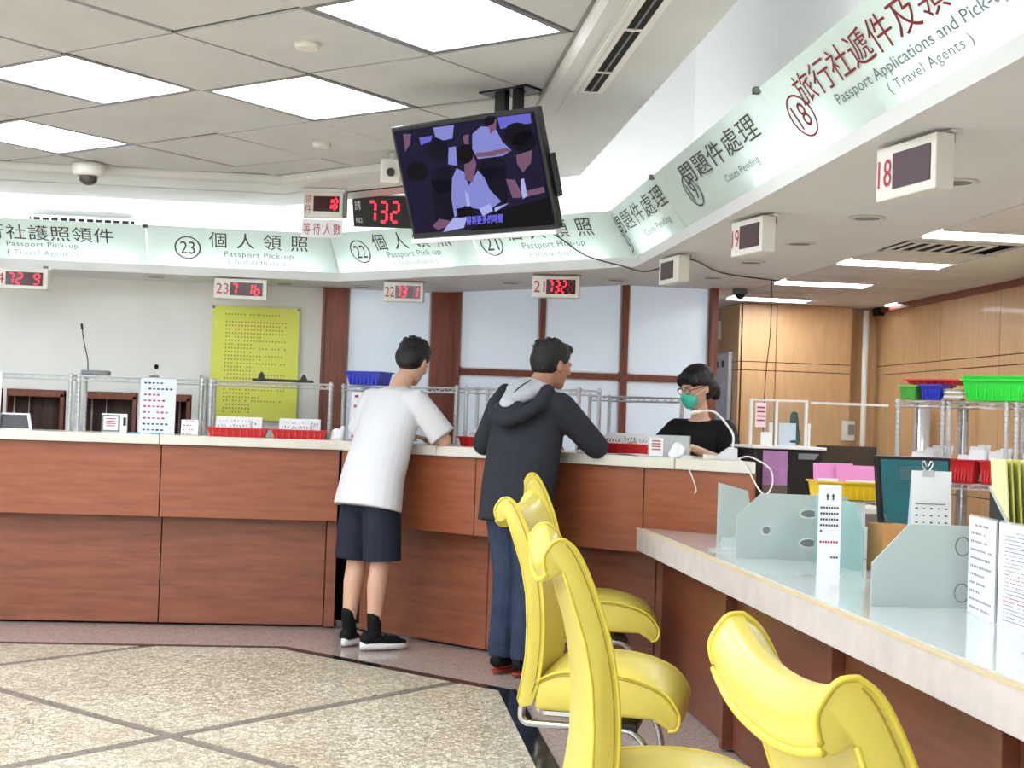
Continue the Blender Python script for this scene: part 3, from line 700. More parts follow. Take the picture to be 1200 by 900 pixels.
def display(label, loc, rz, num, digits, W=.33, H=.125, dim=(), on=True, D=.06):
    t = thing('number_display', label, 'display', loc, rz, 'counter number displays')
    MB().box((0,0,-H/2-.012),(W,D,H)).build('display_case', BEIGEP, t, bev=.004)
    MB().box((W/2-.03,D/2+.006,-.01),(.03,.01,.05)).build('bracket', GREY, t); MB().box((0,D/2,-.006),(W*1.05,.03,.008)).build('mounting_rail', BEIGEP, t)
    pw = W*.62; px0 = -W/2+W*.30 if num else -W/2+.03; ph = H*.66
    MB().box((px0+pw/2,-D/2-.001,-H/2-.012),(pw,.004,ph)).build('led_window', LEDP if on else SCROFF, t)
    if num: flat_text(num,(-W/2+W*.04,-D/2-.002,-H/2-.012-H*.26),(1,0,0),(0,0,1),W*.23,H*.52,'number',INKR,t)
    if on:
        A = MB(); B = MB(); n = len(digits); dw = pw/(n+.3)
        for k,ch in enumerate(digits):
            a,b = seg7(ch, px0+pw*.05+k*dw, -H/2-.012-ph*.39, dw*.58, ph*.78, -D/2-.0045, .0085)
            if k in dim: B.add(a.v,a.f); B.add(b.v,b.f)
            else: A.add(a.v,a.f); 
        A.build('lit_digits', LEDR, t)
        if B.v: B.build('unlit_digits', LEDD, t)
    return t
display('ivory number display reading 72 9 at the left edge',(-2.15,8.90,HS),0,'24','72 9',.36)
display('ivory number display marked 23 reading 7 16, above the yellow poster',(-.80,8.97,HS),radians(-2),'23','7 1b')
display('ivory number display marked 22, hanging between the two dark pilasters',(.225,8.70,HS),radians(-13),'22','7321',.25,.12,dim=(2,))
display('ivory number display marked 21 above the jacketed man',(1.07,7.905,HS),radians(-14),'21','7322',.27,.125,dim=(3,))
display('unlit ivory display at the inner corner under the slanted sign',(1.50,6.76,HS),radians(-80),'','',.25,.13,on=False)
display('unlit ivory display marked 19 under its sign',(1.515,5.41,HS),radians(-78),'19','',.26,.14,on=False)
display('unlit ivory display marked 18, nearest on the right',(1.53,3.81,HS),radians(-79),'18','',.30,.155,on=False)
# waiting-number box
xq,yq = zf(380,225,2.53)
t = thing('waiting_number_box','ivory box reading 18 with red characters on a hanging plate','display',(xq,yq-.0,2.53),radians(-10))
k = yq/1636
MB().box((0,0,-.075),(.22,.05,.14)).build('display_case', BEIGEP, t, bev=.004)
MB().box((.02,-.026,-.07),(.145,.004,.085)).build('led_window', LEDP, t)
A = MB()
for q,ch in enumerate('18'): a,_ = seg7(ch,.025+q*.032,-.10,.02,.06,-.0295,.008); A.add(a.v,a.f)
A.build('lit_digits', LEDR, t)
flat_text('領',(-.10,-.027,-.07),(1,0,0),(0,0,1),.038,.05,'lettering',INKR,t); flat_text('件',(-.10,-.027,-.125),(1,0,0),(0,0,1),.038,.05,'lettering',INKR,t)
MB().box((-.005,0,-.205),(.23,.008,.10)).build('hanging_plate', PAPER, t); flat_text('等 待 人 數',(-.11,-.006,-.24),(1,0,0),(0,0,1),.21,.065,'lettering',INKR,t)
MB().box((.12,0,-.07),(.02,.03,.14)).build('bracket', GREY, t); MB().box((0,.0,.004),(.24,.04,.02)).build('mounting_rail', BEIGEP, t)
# big black called-number display
pL = sf(412,229,8.15); pB = sf(424,265,8.32)
t = thing('called_number_display','black hanging display with large red digits 732 beside the television','display',(pL[0],pL[1],pL[2]),radians(-30))
t.rotation_euler = (radians(14), radians(4), radians(-38))
HB = .185; 
MB().box((.28,.03,-HB/2),(.56,.06,HB)).build('display_case', BLACK, t, bev=.006)
A = MB()
for q,ch in enumerate('732'): a,_ = seg7(ch,.115+q*.085,-HB+.035,.05,.115,-.003,.014); A.add(a.v,a.f)
A.build('lit_digits', LEDR, t)
flat_text('請',(.02,-.002,-.085),(1,0,0),(0,0,1),.045,.055,'lettering',PAPER,t); flat_text('NO.',(.025,-.002,-.16),(1,0,0),(0,0,1),.05,.03,'lettering',PAPER,t)
MB().tube([(.06,.03,-.005),(.06,.03,.10)],.012).build('hanger', BLACK, t)
MB().tube([(.48,.03,-.005),(.48,.03,.10)],.012).build('hanger', BLACK, t)
# ============================================================ TELEVISION
TVC = Vector((.374,5.291,2.219)); tv = thing('television','black flat television hanging tilted from the ceiling, showing a seated meeting','television',TVC)
tv.rotation_euler = (.354,.003,-.796)
TW, TH = .735, .45
MB().box((0,.022,0),(TW,.035,TH)).build('tv_case', BLACK, tv, bev=.004)
MB().box((0,.055,0),(TW*.7,.05,TH*.6)).build('tv_back', BLACKM, tv, bev=.01)
MB().box((0,.002,-TH/2-.008),(TW,.03,.018)).build('silver_trim', ZINC, tv, bev=.003)
MB().box((TW/2+.006,.04,-.03),(.012,.03,.16)).build('side_handle', BLACK, tv, bev=.003)
def flatc(name, rgb, e=.9):
    e = e*.28
    m = mat(name, tuple(v*.05 for v in rgb), .25, emit=0, spec=.08); m.node_tree.nodes['Principled BSDF'].inputs['Emission Color'].default_value = lin(rgb); m.node_tree.nodes['Principled BSDF'].inputs['Emission Strength'].default_value = e*1.6; return m
SCB = flatc('screen_navy',(26,20,52),.8)
MB().box((0,.002,.004),(TW-.036,.006,TH-.04)).build('screen', SCB, tv)
_m3 = tv.rotation_euler.to_matrix(); _n = _m3@Vector((0,-1,0)); _p0 = TVC+_m3@Vector((0,-.0022,0))
def tvp(X_, Y_):
    d = ray(440+X_/4.286, 80+Y_/4.286); o = Vector((0,0,CZ)); t = (_p0-o).dot(_n)/d.dot(_n); return _m3.transposed()@(o+d*t-TVC)
def scr(shapes, m, name, lift):
    for s in shapes: MB().add([tvp(*p)+Vector((0,-lift,0)) for p in s], [tuple(range(len(s)))]).build(name, m, tv)
def ov(cx,cy,rx,ry,n=16): return [(cx+rx*cos(2*pi*k/n), cy+ry*sin(2*pi*k/n)) for k in range(n)]
scr([[(612,247),(778,226),(784,275),(700,290),(628,305)],[(220,348),(286,338),(280,366),(228,386)]], flatc('screen_blue',(104,104,206)), 'picture_window', .0006)
scr([ov(310,410,52,62),ov(585,500,70,60)+[],ov(340,560,60,70),[(282,560),(400,560),(400,760),(300,770)],[(530,500),(650,500),(660,670),(640,680),(560,590)]], flatc('screen_black_blue',(9,10,30)), 'picture_chair', .0006)
scr([[(487,330),(530,292),(600,296),(640,370),(684,412),(640,440),(515,455),(487,405)],[(290,298),(395,285),(388,352),(342,362),(302,345)],[(368,398),(404,392),(412,490),(366,482)],
     [(408,502),(445,520),(470,590),(515,512),(548,550),(575,610),(632,668),(590,700),(545,712),(482,700),(448,690),(398,752),(382,650),(386,552)]], flatc('screen_shirt',(134,138,212)), 'picture_shirt', .0010)
scr([[(350,806),(392,752),(462,744),(446,800),(342,822)],[(522,704),(576,680),(592,716),(540,742)],[(600,700),(672,676),(600,722)],[(732,556),(747,553),(764,640),(742,656),(730,600)],[(450,610),(470,640),(480,700),(462,700)]], flatc('screen_pale',(172,176,236)), 'picture_paper', .0014)
scr([[(655,556),(702,560),(732,622),(846,594),(852,622),(760,646),(690,652)],[(288,792),(322,756),(386,768),(366,792),(316,812)],[(505,425),(560,420),(660,400),(684,414),(600,440),(510,446)],[(708,436),(790,410),(782,474),(742,524),(712,480)],[(445,430),(492,432),(508,480),(490,572),(450,560)],[(140,330),(180,330),(176,380),(150,420)],[(440,340),(470,330),(470,380),(448,384)],[(566,262),(610,255),(606,306),(576,330)]], flatc('screen_skin',(120,84,112)), 'picture_skin', .0012)
scr([ov(715,330,70,58),ov(452,430,42,50),ov(575,262,26,22),ov(210,520,52,50),ov(745,365,60,55),[(590,722),(864,648),(892,786),(470,816),(560,764)],[(405,705),(480,690),(500,740),(420,752)]], flatc('screen_darkest',(8,5,14)), 'picture_hair', .0016)
flat = MB(); v,f = text_mesh('得到更多的時間')
flat.add([tvp(458+u*182, 788-v_*44-u*14)+Vector((0,-.002,0)) for u,v_ in v], f); flat.build('subtitle', flatc('screen_sub',(120,120,255),1.3), tv)
t = bpy.data.objects.new('ceiling_mount', None); C.objects.link(t); t.location = (.53,5.47,2.604)
bpy.context.view_layer.update(); t.parent = tv; t.matrix_parent_inverse = tv.matrix_world.inverted()
MB().box((0,0,-.006),(.24,.10,.01),-pi/4).build('ceiling_plate', BLACK, t); MB().box((-.03,0,-.10),(.05,.03,.2),-pi/4).build('pole', BLACK, t); MB().box((.03,-.04,-.10),(.035,.03,.2),-pi/4).build('pole', BLACK, t)
MB().tube([(-.02,-.02,-.19),(-.105,-.125,-.352)],.02).build('arm', BLACK, t)
# ============================================================ WIRE RACKS
def rack(label, loc, rz, W, D, H, shelves=(1,), group='chrome wire racks', cap=True, postr=.0125):
    t = thing('wire_rack', label, 'rack', loc, rz, group)
    for sx_ in (-1,1):
        for sy_ in (-1,1):
            p = MB(); prof = [(postr,0)]; n = max(4,int(H/.028))
            for k in range(n): z = H*k/n; prof += [(postr,z+.003),(postr,z+H/n-.005),(postr*.78,z+H/n-.0045),(postr*.78,z+H/n-.001)]
            prof += [(postr,H),(postr*.6,H+.004)]
            p.lathe(prof,(sx_*(W/2-postr),sy_*(D/2-postr),0),10).build('post', ZINCD, t)
    for hs in shelves:
        z = hs*H-.012; m_ = MB()
        for sy_ in (-1,1):
            y = sy_*(D/2-.006)
            m_.tube([(-W/2,y,z),(W/2,y,z)],.005,6); m_.tube([(-W/2,y,z-.026),(W/2,y,z-.026)],.004,6)
            n = int(W/.05); m_.tube([(-W/2+W*k/n, y, z-(0 if k%2 else .026)) for k in range(n+1)],.003,5)
        for sx_ in (-1,1):
            x = sx_*(W/2-.006); m_.tube([(x,-D/2,z),(x,D/2,z)],.005,6); m_.tube([(x,-D/2,z-.026),(x,D/2,z-.026)],.004,6)
        n = int(W/.028)
        for k in range(1,n): m_.tube([(-W/2+W*k/n,-D/2,z+.003),(-W/2+W*k/n,D/2,z+.003)],.0022,4)
        m_.build('wire_shelf', ZINC, t)
    return t
ZT = 1.138
def Lx(px, y=8.75): return yf(px,470,y)[0]
rk = [(-2.62,Lx(84),'at the left edge'),(Lx(89),Lx(238),'carrying the gooseneck microphone'),(Lx(244),Lx(389),'carrying the black tray')]
for a,b,n in rk: rack('low chrome wire rack on the straight counter, '+n,((a+b)/2,8.865,ZT),0,b-a,.23,.352,group='low wire racks on the counter')
SM_ = 8.86
def mm(px, py=470, S=SM_): q = sf(px,py,S); return Vector((q[0],q[1]))
for a,b,n in ((399,535,'behind the man in the white T-shirt'),(543,679,'behind the man in the hooded jacket')):
    A = mm(a); B = mm(b); c = (A+B)/2+Vector((.707,.707))*.11
    rack('low chrome wire rack standing on the slanted counter, '+n,(c.x,c.y,ZT),-pi/4,(B-A).length,.22,.352,group='low wire racks on the counter')
A = mm(688,470,10.05); B = mm(800,470,10.05); hz = sf(745,463,10.05)[2]; c = (A+B)/2+Vector((.707,.707))*.12
rack('tall chrome wire rack behind the masked clerk, before the window',(c.x,c.y,0),-pi/4,(B-A).length,.24,hz,(1,.55,.3),group='tall wire racks in the staff area')
# ---- trays with cards
def squig(mb, x0, z0, w_, h, y, n, rr):
    for k in range(n):
        x = x0+w_*(k+.5)/n; hh = h*rr.uniform(.6,1)
        mb.box((x,y,z0+hh/2),(w_/n*.16,.0006,hh),0,0,rr.uniform(-.5,.5)); 
        if rr.random() < .6: mb.box((x,y,z0+hh*rr.uniform(.2,.9)),(w_/n*.6,.0006,h*.14),0,0,rr.uniform(-.3,.3))
def tray(label, loc, rz, W=.37, D=.2, H=.055, m=RED, group='red trays of papers', cat='tray', taper=.88, name='plastic_tray', ribs=8):
    t = thing(name, label, cat, loc, rz, group); th = .004
    def loop(w_,d,z): return [(-w_/2,-d/2,z),(w_/2,-d/2,z),(w_/2,d/2,z),(-w_/2,d/2,z)]
    b = MB(); A = loop(W*taper,D*taper,0); B = loop(W,D,H); E_ = loop(W+.018,D+.018,H); F_ = loop(W+.018,D+.018,H-.008); G = loop(W-th,D-th,H); I_ = loop(W*taper-th,D*taper-th,th)
    Fl = [F_,E_,G,I_]; V = A+B+F_+E_+G+I_; f = [(0,1,2,3)]
    for p,q in ((0,4),(4,8),(8,12),(12,16),(16,20)):
        for k in range(4): f.append((p+k,p+(k+1)%4,q+(k+1)%4,q+k))
    f.append((20,21,22,23)); b.add(V,f); b.build('tray_body', m, t)
    r = MB()
    for k in range(ribs):
        x = -W*.42+W*.84*k/(ribs-1)
        r.box((x*.94,-D/2*(1+taper)/2-.002,H*.45),(.006,.006,H*.75),0,radians(-8))
    r.build('rib', m, t); return t
rr = random.Random(11)
def card(loc, rz, W, H, lean, label, group, ink=INK, name='paper_card', n=6, m=PAPER, marks=True):
    t = thing(name, label, 'paper', loc, rz, group); t.rotation_euler = (lean,0,rz)
    MB().box((0,0,H/2),(W,.003,H)).build('sheet', m, t)
    if marks: q = MB(); squig(q,-W*.42,H*.58,W*.84,H*.28,-.002,n,rr); q.build('handwriting', ink, t)
    return t
xa,xb,xc = Lx(243,8.6),Lx(317,8.6),Lx(386,8.6)
for (a,b,n) in ((xa,xb,'left one under the yellow poster'),(xb+.005,xc,'right one beside the white box')):
    tray('shallow red plastic tray of handwritten cards, '+n,((a+b)/2,8.615,ZT+.001),0,b-a-.02,.17)
    for k in range(5):
        w_ = (b-a)*.36; x = a+.05+w_/2+((b-a)-w_-.1)*(k%3)/2; hh = .115 if k < 3 else .085
        card((x,8.665-.03*(k//3)-.008*(k%3),ZT+.008),0,w_,hh,radians(-10),'white card with blue-black handwriting standing in a red tray on the straight counter','cards in the red trays',mat('blue_ink',(96,112,136),.8))
for (a,b,S,n) in ((536,572,8.58,'half hidden behind the jacketed man'),(690,762,8.62,'in front of the masked clerk')):
    A = mm(a,515,S); B = mm(b,515,S); c = (A+B)/2
    c += Vector((.707,.707))*.09
    tray('shallow red plastic tray of papers, '+n,(c.x,c.y,ZT+.001),-pi/4,(B-A).length,.17)
    for k in range(4):
        o = Vector((.707,-.707))*((k%3-1)*(B-A).length*.28)+Vector((.707,.707))*(.045-.02*k)
        card((c.x+o.x,c.y+o.y,ZT+.008),-pi/4,(B-A).length*.36,.105-.012*(k//2),radians(-14),'white card with handwriting standing in a red tray on the slanted counter','cards in the slanted counter trays',INK)
# black tray with clips on the third rack
xa,xb = Lx(295,8.8),Lx(366,8.8)
t = thing('document_tray','flat black tray lying on the rack in front of the yellow poster','tray',((xa+xb)/2,8.85,ZT+.348))
MB().box((0,0,.008),(xb-xa,.2,.014)).build('tray_plate', BLACK, t, bev=.003)
for x,h in ((-.13,.045),(.13,.035)):
    b = MB().prism([(x-.022,-.08,.015),(x+.022,-.08,.015),(x+.012,-.08,.015+h*.7),(x,-.08,.015+h),(x-.012,-.08,.015+h*.7)],(0,.02,0)).build('clip', BLACK, t)
# gooseneck microphone
xa = Lx(100,8.8); t = thing('gooseneck_microphone','tall thin black gooseneck microphone on a grey base on the rack','microphone',(xa+.04,8.84,ZT+.348))
MB().prism([(-.07,-.06,0),(.09,-.06,0),(.09,.06,0),(-.07,.06,0)],(0,0,.028)).build('base', GREY, t, bev=.006)
MB().tube(bl([(-.04,0,.028),(-.045,0,.1),(-.07,0,.2),(-.085,0,.285)]),.0035).build('gooseneck', BLACK, t, True); MB().tube([(-.084,0,.28),(-.09,0,.315)],.007).build('microphone_head', BLACK, t, True)
t = thing('desk_microphone','small microphone with round black foam head behind the notice sheet','microphone',(Lx(178,8.78),8.84,ZT+.348))
MB().lathe([(.03,0),(.03,.008),(.01,.012)],n=16).build('base', GREY, t); MB().tube([(0,0,.008),(.008,0,.055)],.0025).build('stem', ZINC, t); MB().ell((.01,0,.066),(.014,.014,.016)).build('foam_head', BLACKM, t, True)
# notice sheets on the counter
def notice(label, loc, rz, W, H, rows, lean=-8, m=PAPER, ink=INK, base=True, group=None, name='notice_stand', two=None, acr=True, head=True):
    t = thing(name, label, 'notice', loc, rz, group); t.rotation_euler = (radians(lean),0,rz)
    MB().box((0,0,H/2),(W,.003,H)).build('sheet', m, t)
    if base: MB().box((0,.02,.003),(W*.95,.06,.006)).build('foot', ACRYL, t)
    a = MB(); b = MB(); g = random.Random(int(W*9999)+rows)
    for k in range(rows):
        z = H*(.92-.84*k/max(1,rows-1)) if rows > 1 else H*.5; L = W*g.uniform(.5,.84); n = max(3,int(L/ (H/rows*.62)))
        if head and k == 0: L = W*.5
        x0 = -L/2 if (head and k == 0) else -W*.42
        tgt = b if (two and k in two) else a
        for q in range(n):
            if g.random() < .12: continue
            tgt.box((x0+L*(q+.5)/n,-.0022,z),(L/n*.62,.0006,H/rows*g.uniform(.2,.3)))
    if a.v: a.build('printed_lines', ink, t)['kind'] = 'stuff'
    if b.v: b.build('red_printed_lines', INKR, t)['kind'] = 'stuff'
    return t
x0,x1 = Lx(163,8.52),Lx(205,8.52)
notice('tall bluish notice sheet with two bold lines and red lines, on the counter',((x0+x1)/2,8.54,ZT),0,x1-x0,.335,9,-4,PAPERB,mat('navy_ink',(60,66,92),.8),two=(2,3,4,5,6),head=False)
x0,x1 = Lx(121,8.6),Lx(151,8.6)
t = thing('framed_notice','grey framed little notice with a white surround left of the tall sheet','notice',((x0+x1)/2,8.58,ZT)); W=x1-x0
MB().box((0,0,.058),(W,.02,.116)).build('surround', WHITE, t, bev=.004); MB().box((-.02,-.0115,.058),(W*.72,.003,.1)).build('frame', GREY, t); MB().box((-.02,-.0135,.058),(W*.56,.002,.08)).build('sheet', PAPER, t)
q = MB(); [q.box((-.02,-.015,.085-.014*k),(W*(.4-.05*(k%2)),.001,.006)) for k in range(4)]; q.build('red_printed_lines', INKR, t); MB().box((W*.40,-.0115,.07),(.016,.003,.05)).build('dark_slot', BLACK, t)
x0,x1 = Lx(213,8.55),Lx(233,8.55)
notice('little white notice card with red lines right of the tall sheet',((x0+x1)/2,8.56,ZT),0,x1-x0,.095,4,-8,PAPER,INKR)
x0 = Lx(4,8.6); x1 = Lx(36,8.6)
t = thing('card_terminal','white framed black screen lying back on the counter at the left edge','terminal',((x0+x1)/2,8.6,ZT))
MB().prism([(-.09,-.03,0),(.1,-.03,0),(.075,.0,.10),(-.09,.0,.10)],(0,.02,0)).build('case', WHITE, t, bev=.004); MB().prism([(-.085,-.034,.012),(.082,-.034,.012),(.062,-.0065,.09),(-.085,-.0065,.09)],(0,.002,0)).build('screen', BLACK, t)
x0 = Lx(-14,8.53); x1 = Lx(3,8.53)
notice('white notice sheet cut off by the left edge of the picture',(x0-.02,8.55,ZT),0,.17,.34,9,-4,PAPER,INK)
for px,n in ((160,'under the left corner of the tall notice'),(184,'under the right corner of the tall notice')):
    tag(MB().box((0,0,.004),(.05,.03,.008)).build('blue_clip', mat('sky_blue_plastic',(90,160,210),.4), bev=.002, loc=(Lx(px,8.5),8.497,ZT)), 'small pale blue clip '+n, 'clip')
# yellow poster on the back wall
x0,z1 = yf(250,357,9.42); x1,_ = yf(352,357,9.42); z0 = 1.235
t = thing('wall_poster','large yellow poster of small brown lines under glossy film','poster',((x0+x1)/2,9.42,z0)); W=x1-x0; H=z1-z0-.005
MB().box((0,0,H/2),(W,.004,H)).build('poster_sheet', mat('yellow_poster_paper',(240,240,70),.6), t)
FILMG = clear('wrinkled_film',(255,255,235),.10)
fm = MB(); nx,nz = 24,20; g = random.Random(5); V=[]
for i in range(nx+1):
    for j in range(nz+1):
        u=i/nx; v_=j/nz; V.append(((u-.47)*W*1.07,-.012-.008*sin(u*9+v_*14)*sin(v_*7-u*4)-g.uniform(0,.004),-.01+v_*(H+.02)))
fm.add(V,[(i*(nz+1)+j,(i+1)*(nz+1)+j,(i+1)*(nz+1)+j+1,i*(nz+1)+j+1) for i in range(nx) for j in range(nz)]); fm.build('glossy_film', FILMG, t, True)
q = MB(); 
for k in range(27):
    z = H*(.93-.86*k/26); 
    if k == 1: continue
    L = W*(.7 if k == 0 else g.choice([.8,.8,.76,.5,.35])); n = int(L/.022); xs = -W*.34 if k else -L/2
    for c_ in range(n):
        if g.random() < .08: continue
        q.box((xs+c_*.0205,-.0028,z),(.008,.0008,.009))
q.build('printed_lines', INKP, t)['kind'] = 'stuff'
for s in (-1,1): MB().lathe([(.009,0),(.009,-.012)],(s*W*.49,-.012,H-.01),12,'Y').build('wall_button', GREY, t)
# blue basket on the slanted rack
q = mm(433,440,SM_+.08); tray('blue plastic basket with slotted sides standing on the rack by the white T-shirt',(q.x,q.y,ZT+.349),-pi/4+.3,.24,.18,.085,BLUE,None,'basket',.84,'plastic_basket',8)
# small white easel board + paper behind the white-shirt man
q = mm(424,500,8.72); notice('white notice board with red handwriting behind the man in the white T-shirt',(q.x,q.y,ZT),-.5,.19,.30,5,-6,PAPER,INKR,head=False)
q = mm(399,508,8.46); t = thing('tissue_box','crumpled cream paper bag beside the white T-shirt','bag',(q.x-.02,q.y-.01,ZT),-.6)
b = MB(); b.cap((0,0,.02),(-.01,0,.05),(.055,.04),(.035,.022)); b.cap((.03,-.01,.02),(.045,0,.075),(.03,.03),(.015,.02)); remeshed(b,'bag_body',PAPER,t,.006,1)
# ---- things around the clerk
def on(px,py,S): q = sf(px,py,S); return q
q = mm(757,525,8.50); t = thing('document_sheet','loose white sheet lying on the slanted counter by the clerk\'s hand','paper',(q.x,q.y,ZT+.001),-.6)
b = MB(); V=[]
for i in range(9):
    for j in range(5): V.append((-.15+.3*i/8,-.1+.2*j/4,.004+.012*sin(i*.9)*(i/8)))
b.add(V,[(i*5+j,(i+1)*5+j,(i+1)*5+j+1,i*5+j+1) for i in range(8) for j in range(4)]); b.build('sheet', PAPER, t, True)
q = mm(716,532,8.43); t = thing('document_sheet','small pale sheet at the counter edge beside the jacket sleeve','paper',(q.x,q.y,ZT+.001),-.3); MB().box((0,0,.002),(.2,.09,.003)).build('sheet', PAPER, t)
q = mm(784,532,8.44); t = thing('acrylic_box','clear acrylic box in front of the clerk with a printed card','box',(q.x,q.y,ZT),-pi/4+.45)
MB().box((0,.04,.055),(.2,.004,.11)).build('back_pane', ACRYL, t); MB().box((0,-.04,.055),(.2,.004,.11)).build('front_pane', ACRYL, t)
for s in (-1,1): MB().box((s*.1,0,.055),(.004,.08,.11)).build('side_pane', ACRYL, t)
MB().box((-.06,-.044,.05),(.07,.002,.09)).build('printed_card', PAPER, t); b=MB(); [b.box((-.06,-.0455,.08-.014*k),(.045,.001,.006)) for k in range(4)]; b.build('red_printed_lines', INKR, t)
b = MB(); b.cap((.03,-.06,.012),(.05,-.05,.06),(.03,.02),(.026,.018)); b.cap((.06,-.06,.012),(.075,-.06,.05),(.016,.012),(.014,.01)); o = remeshed(b,'white_pouch',PAPER,t,.005,1)
q = mm(805,535,8.41); tag(MB().lathe([(.03,0),(.036,.012),(.03,.014)],n=16).build('shallow_dish', WHITE, loc=(q.x,q.y,ZT)),'small shallow white dish at the counter edge','dish')
q = mm(850,533,8.47); t = thing('gooseneck_camera','white gooseneck document camera on a wedge base before the clerk','camera',(q.x,q.y,ZT),-.15)
MB().prism([(-.075,-.04,0),(.055,-.04,0),(.055,-.04,.06),(.02,-.04,.065),(-.04,-.04,.02),(-.075,-.04,.018)],(0,.08,0)).build('base', mat('cool_white_plastic',(224,226,230),.4), t, bev=.004)
MB().box((-.085,-.02,.012),(.05,.06,.024)).build('button_block', BEIGEP, t, bev=.004)
a_ = [(.035,0,.062),(.036,0,.12),(.01,0,.165),(-.035,.0,.215),(-.075,0,.238),(-.13,0,.236)]
MB().tube(bl(a_),.0055).build('gooseneck', WHITE, t, True); MB().tube([(-.125,0,.237),(-.185,-.0,.222)],[.009,.010],10).build('camera_head', WHITE, t, True)
E1 = Vector((q.x,q.y,ZT))
def cable(label, pts, r=.004, m=WHITE): 
    P = bl([Vector(p) for p in pts]); c = P[0].copy(); return tag(MB().tube([p-c for p in P],r,6).build('cable', m, smooth=True, loc=c), label, 'cable')
q1 = Vector(on(857,540,8.33)); q2 = Vector(on(864,556,8.33)); q3 = Vector(on(860,562,8.33))
cable('white cable looping over the counter end from the document camera',[E1+Vector((.03,-.03,.012)),E1+Vector((.05,-.08,.01)),Vector((1.80,6.555,1.142)),Vector((1.815,6.50,1.125)),Vector((1.86,6.43,1.02)),Vector((1.89,6.40,.98))])
cable('thicker white cable falling off the end of the slanted counter',[E1+Vector((.07,-.01,.012)),E1+Vector((.11,-.06,.02)),Vector((1.935,6.50,1.11)),Vector((1.94,6.46,1.04)),Vector((1.90,6.42,.985)),Vector((1.85,6.4,.955))],.0042)
cable('short loose white cord hanging down the cherry front by the frosted glass',[(1.60,6.735,1.085),(1.612,6.715,1.05),(1.63,6.70,.99),(1.622,6.70,.97)],.003)
# dangling black cable at the sign corner
cable('thin black cable hanging down across the sign corner and along the soffit',[gM(.98,.98,.012),gM(1.10,.55,.012),gM(1.20,.12,.02),(1.33,7.25,2.13),(1.42,7.1,2.09),(1.50,6.86,2.10),(1.60,6.8,2.125),(1.9,7.35,2.128),(2.31,7.62,2.128)],.004,BLACK)
cable('thin black cord hanging straight down from the staff ceiling',[(2.42,8.2,2.24),(2.425,8.21,1.9),(2.40,8.2,1.6),(2.395,8.2,1.25)],.003,BLACK)
# ============================================================ DESK ITEMS
ZD = .7405
_before = set(o.name for o in C.objects)
def divider(label, pts, thick, loc, rz, holes=(), m=FROST, slot=None, group='frosted desk dividers'):
    t = thing('desk_divider', label, 'divider', loc, rz, group)
    MB().prism([(x,0,z) for x,z in pts],(0,thick,0)).build('glass_pane', m, t, bev=.0015)
    for (x,z,rx_,rz_) in holes:
        n = 20; 
        MB().add([(x+rx_*cos(2*pi*k/n)*1.0,-.003,z+rz_*sin(2*pi*k/n)) for k in range(n)],[tuple(range(n))]).build('hole_rim', WHITE, t)
        MB().add([(x+rx_*.78*cos(2*pi*k/n),-.004,z+rz_*.74*sin(2*pi*k/n)) for k in range(n)],[tuple(range(n))]).build('metal_plug', GREY, t)
    return t
g1y = 5.826
t1 = divider('frosted glass divider with three metal plugs, middle one on the low desk',[(0,0),(.485,0),(.485,.278),(.105,.282),(0,.182)],.008,(1.598,g1y,ZD),0,[(.13,.125,.022,.022),(.315,.20,.045,.021),(.315,.075,.045,.021)])
t2 = divider('greenish frosted glass wing beside the white notice column',[(0,0),(.40,0),(.40,.16),(.34,.27),(.0,.285)],.008,(1.93,5.80,ZD),radians(-80),m=FROSTT)
t3 = divider('plain frosted glass divider nearest the camera, calendar behind it',[(0,0),(.335,0),(.335,.266),(.122,.268),(0,.140)],.008,(1.64,4.345,ZD),0)
rg = [(.30,.20),(.30,.05)]
for x,z in rg: MB().tube([(x+.025*cos(a/12*2*pi),-.006,z+.03*sin(a/12*2*pi)) for a in range(12)],.002,5,True).build('ring', GREY, t3)
t4 = divider('small frosted glass divider at the far end beside the cherry counter',[(0,0),(.175,0),(.17,.12),(.145,.255),(.0,.29)],.008,(1.72,6.62,ZD),radians(-4))
t = thing('name_plate','small clear acrylic block lying before the farthest divider','block',(1.80,6.5,ZD),0); MB().box((0,0,.017),(.17,.03,.034)).build('acrylic_body', ACRYL, t, bev=.003); MB().box((.03,-.0165,.014),(.08,.001,.014)).build('dark_print', INK, t)
tag(MB().box((0,0,.006),(.24,.05,.008)).build('clear_strip', ACRYL, loc=(1.70,6.2,ZD)),'glossy clear strip lying across the far end of the desk','strip')
tag(MB().box((0,0,.001),(.13,.012,.0016),radians(-20)).build('pen', GREY, loc=(1.78,3.45,ZD)),'thin grey pen lying on the glass top at the right edge','pen')
t = thing('notice_column','upright white two-arrow notice in front of the middle divider','notice',(1.845,5.36,ZD),radians(-8))
Wn,Hn = .088,.345
MB().box((0,0,Hn/2),(Wn,.012,Hn)).build('sheet', PAPER, t, bev=.002)
for s in (-1,1):
    MB().prism([(s*.011-.003,-.0068,.285),(s*.011+.003,-.0068,.285),(s*.011+.003,-.0068,.30),(s*.011+.007,-.0068,.30),(s*.011,-.0068,.312),(s*.011-.007,-.0068,.30),(s*.011-.003,-.0068,.30)],(0,-.0006,0)).build('printed_arrow', INK, t)
b=MB(); g=random.Random(2)
for k,(z,n) in enumerate([(.255,7),(.232,7),(.209,7),(.186,7),(.163,1),(.06,3)]):
    for c_ in range(n): b.box(((-.034 if n>3 or n==1 else .01)+c_*.0105,-.0068,z),(.0075,.0008,.008))
b.build('printed_lines', INK, t); b=MB(); [b.box((-.034+c_*.0105,-.0068,.12),(.0075,.0008,.008)) for c_ in range(7)]; b.build('red_printed_lines', INKR, t)
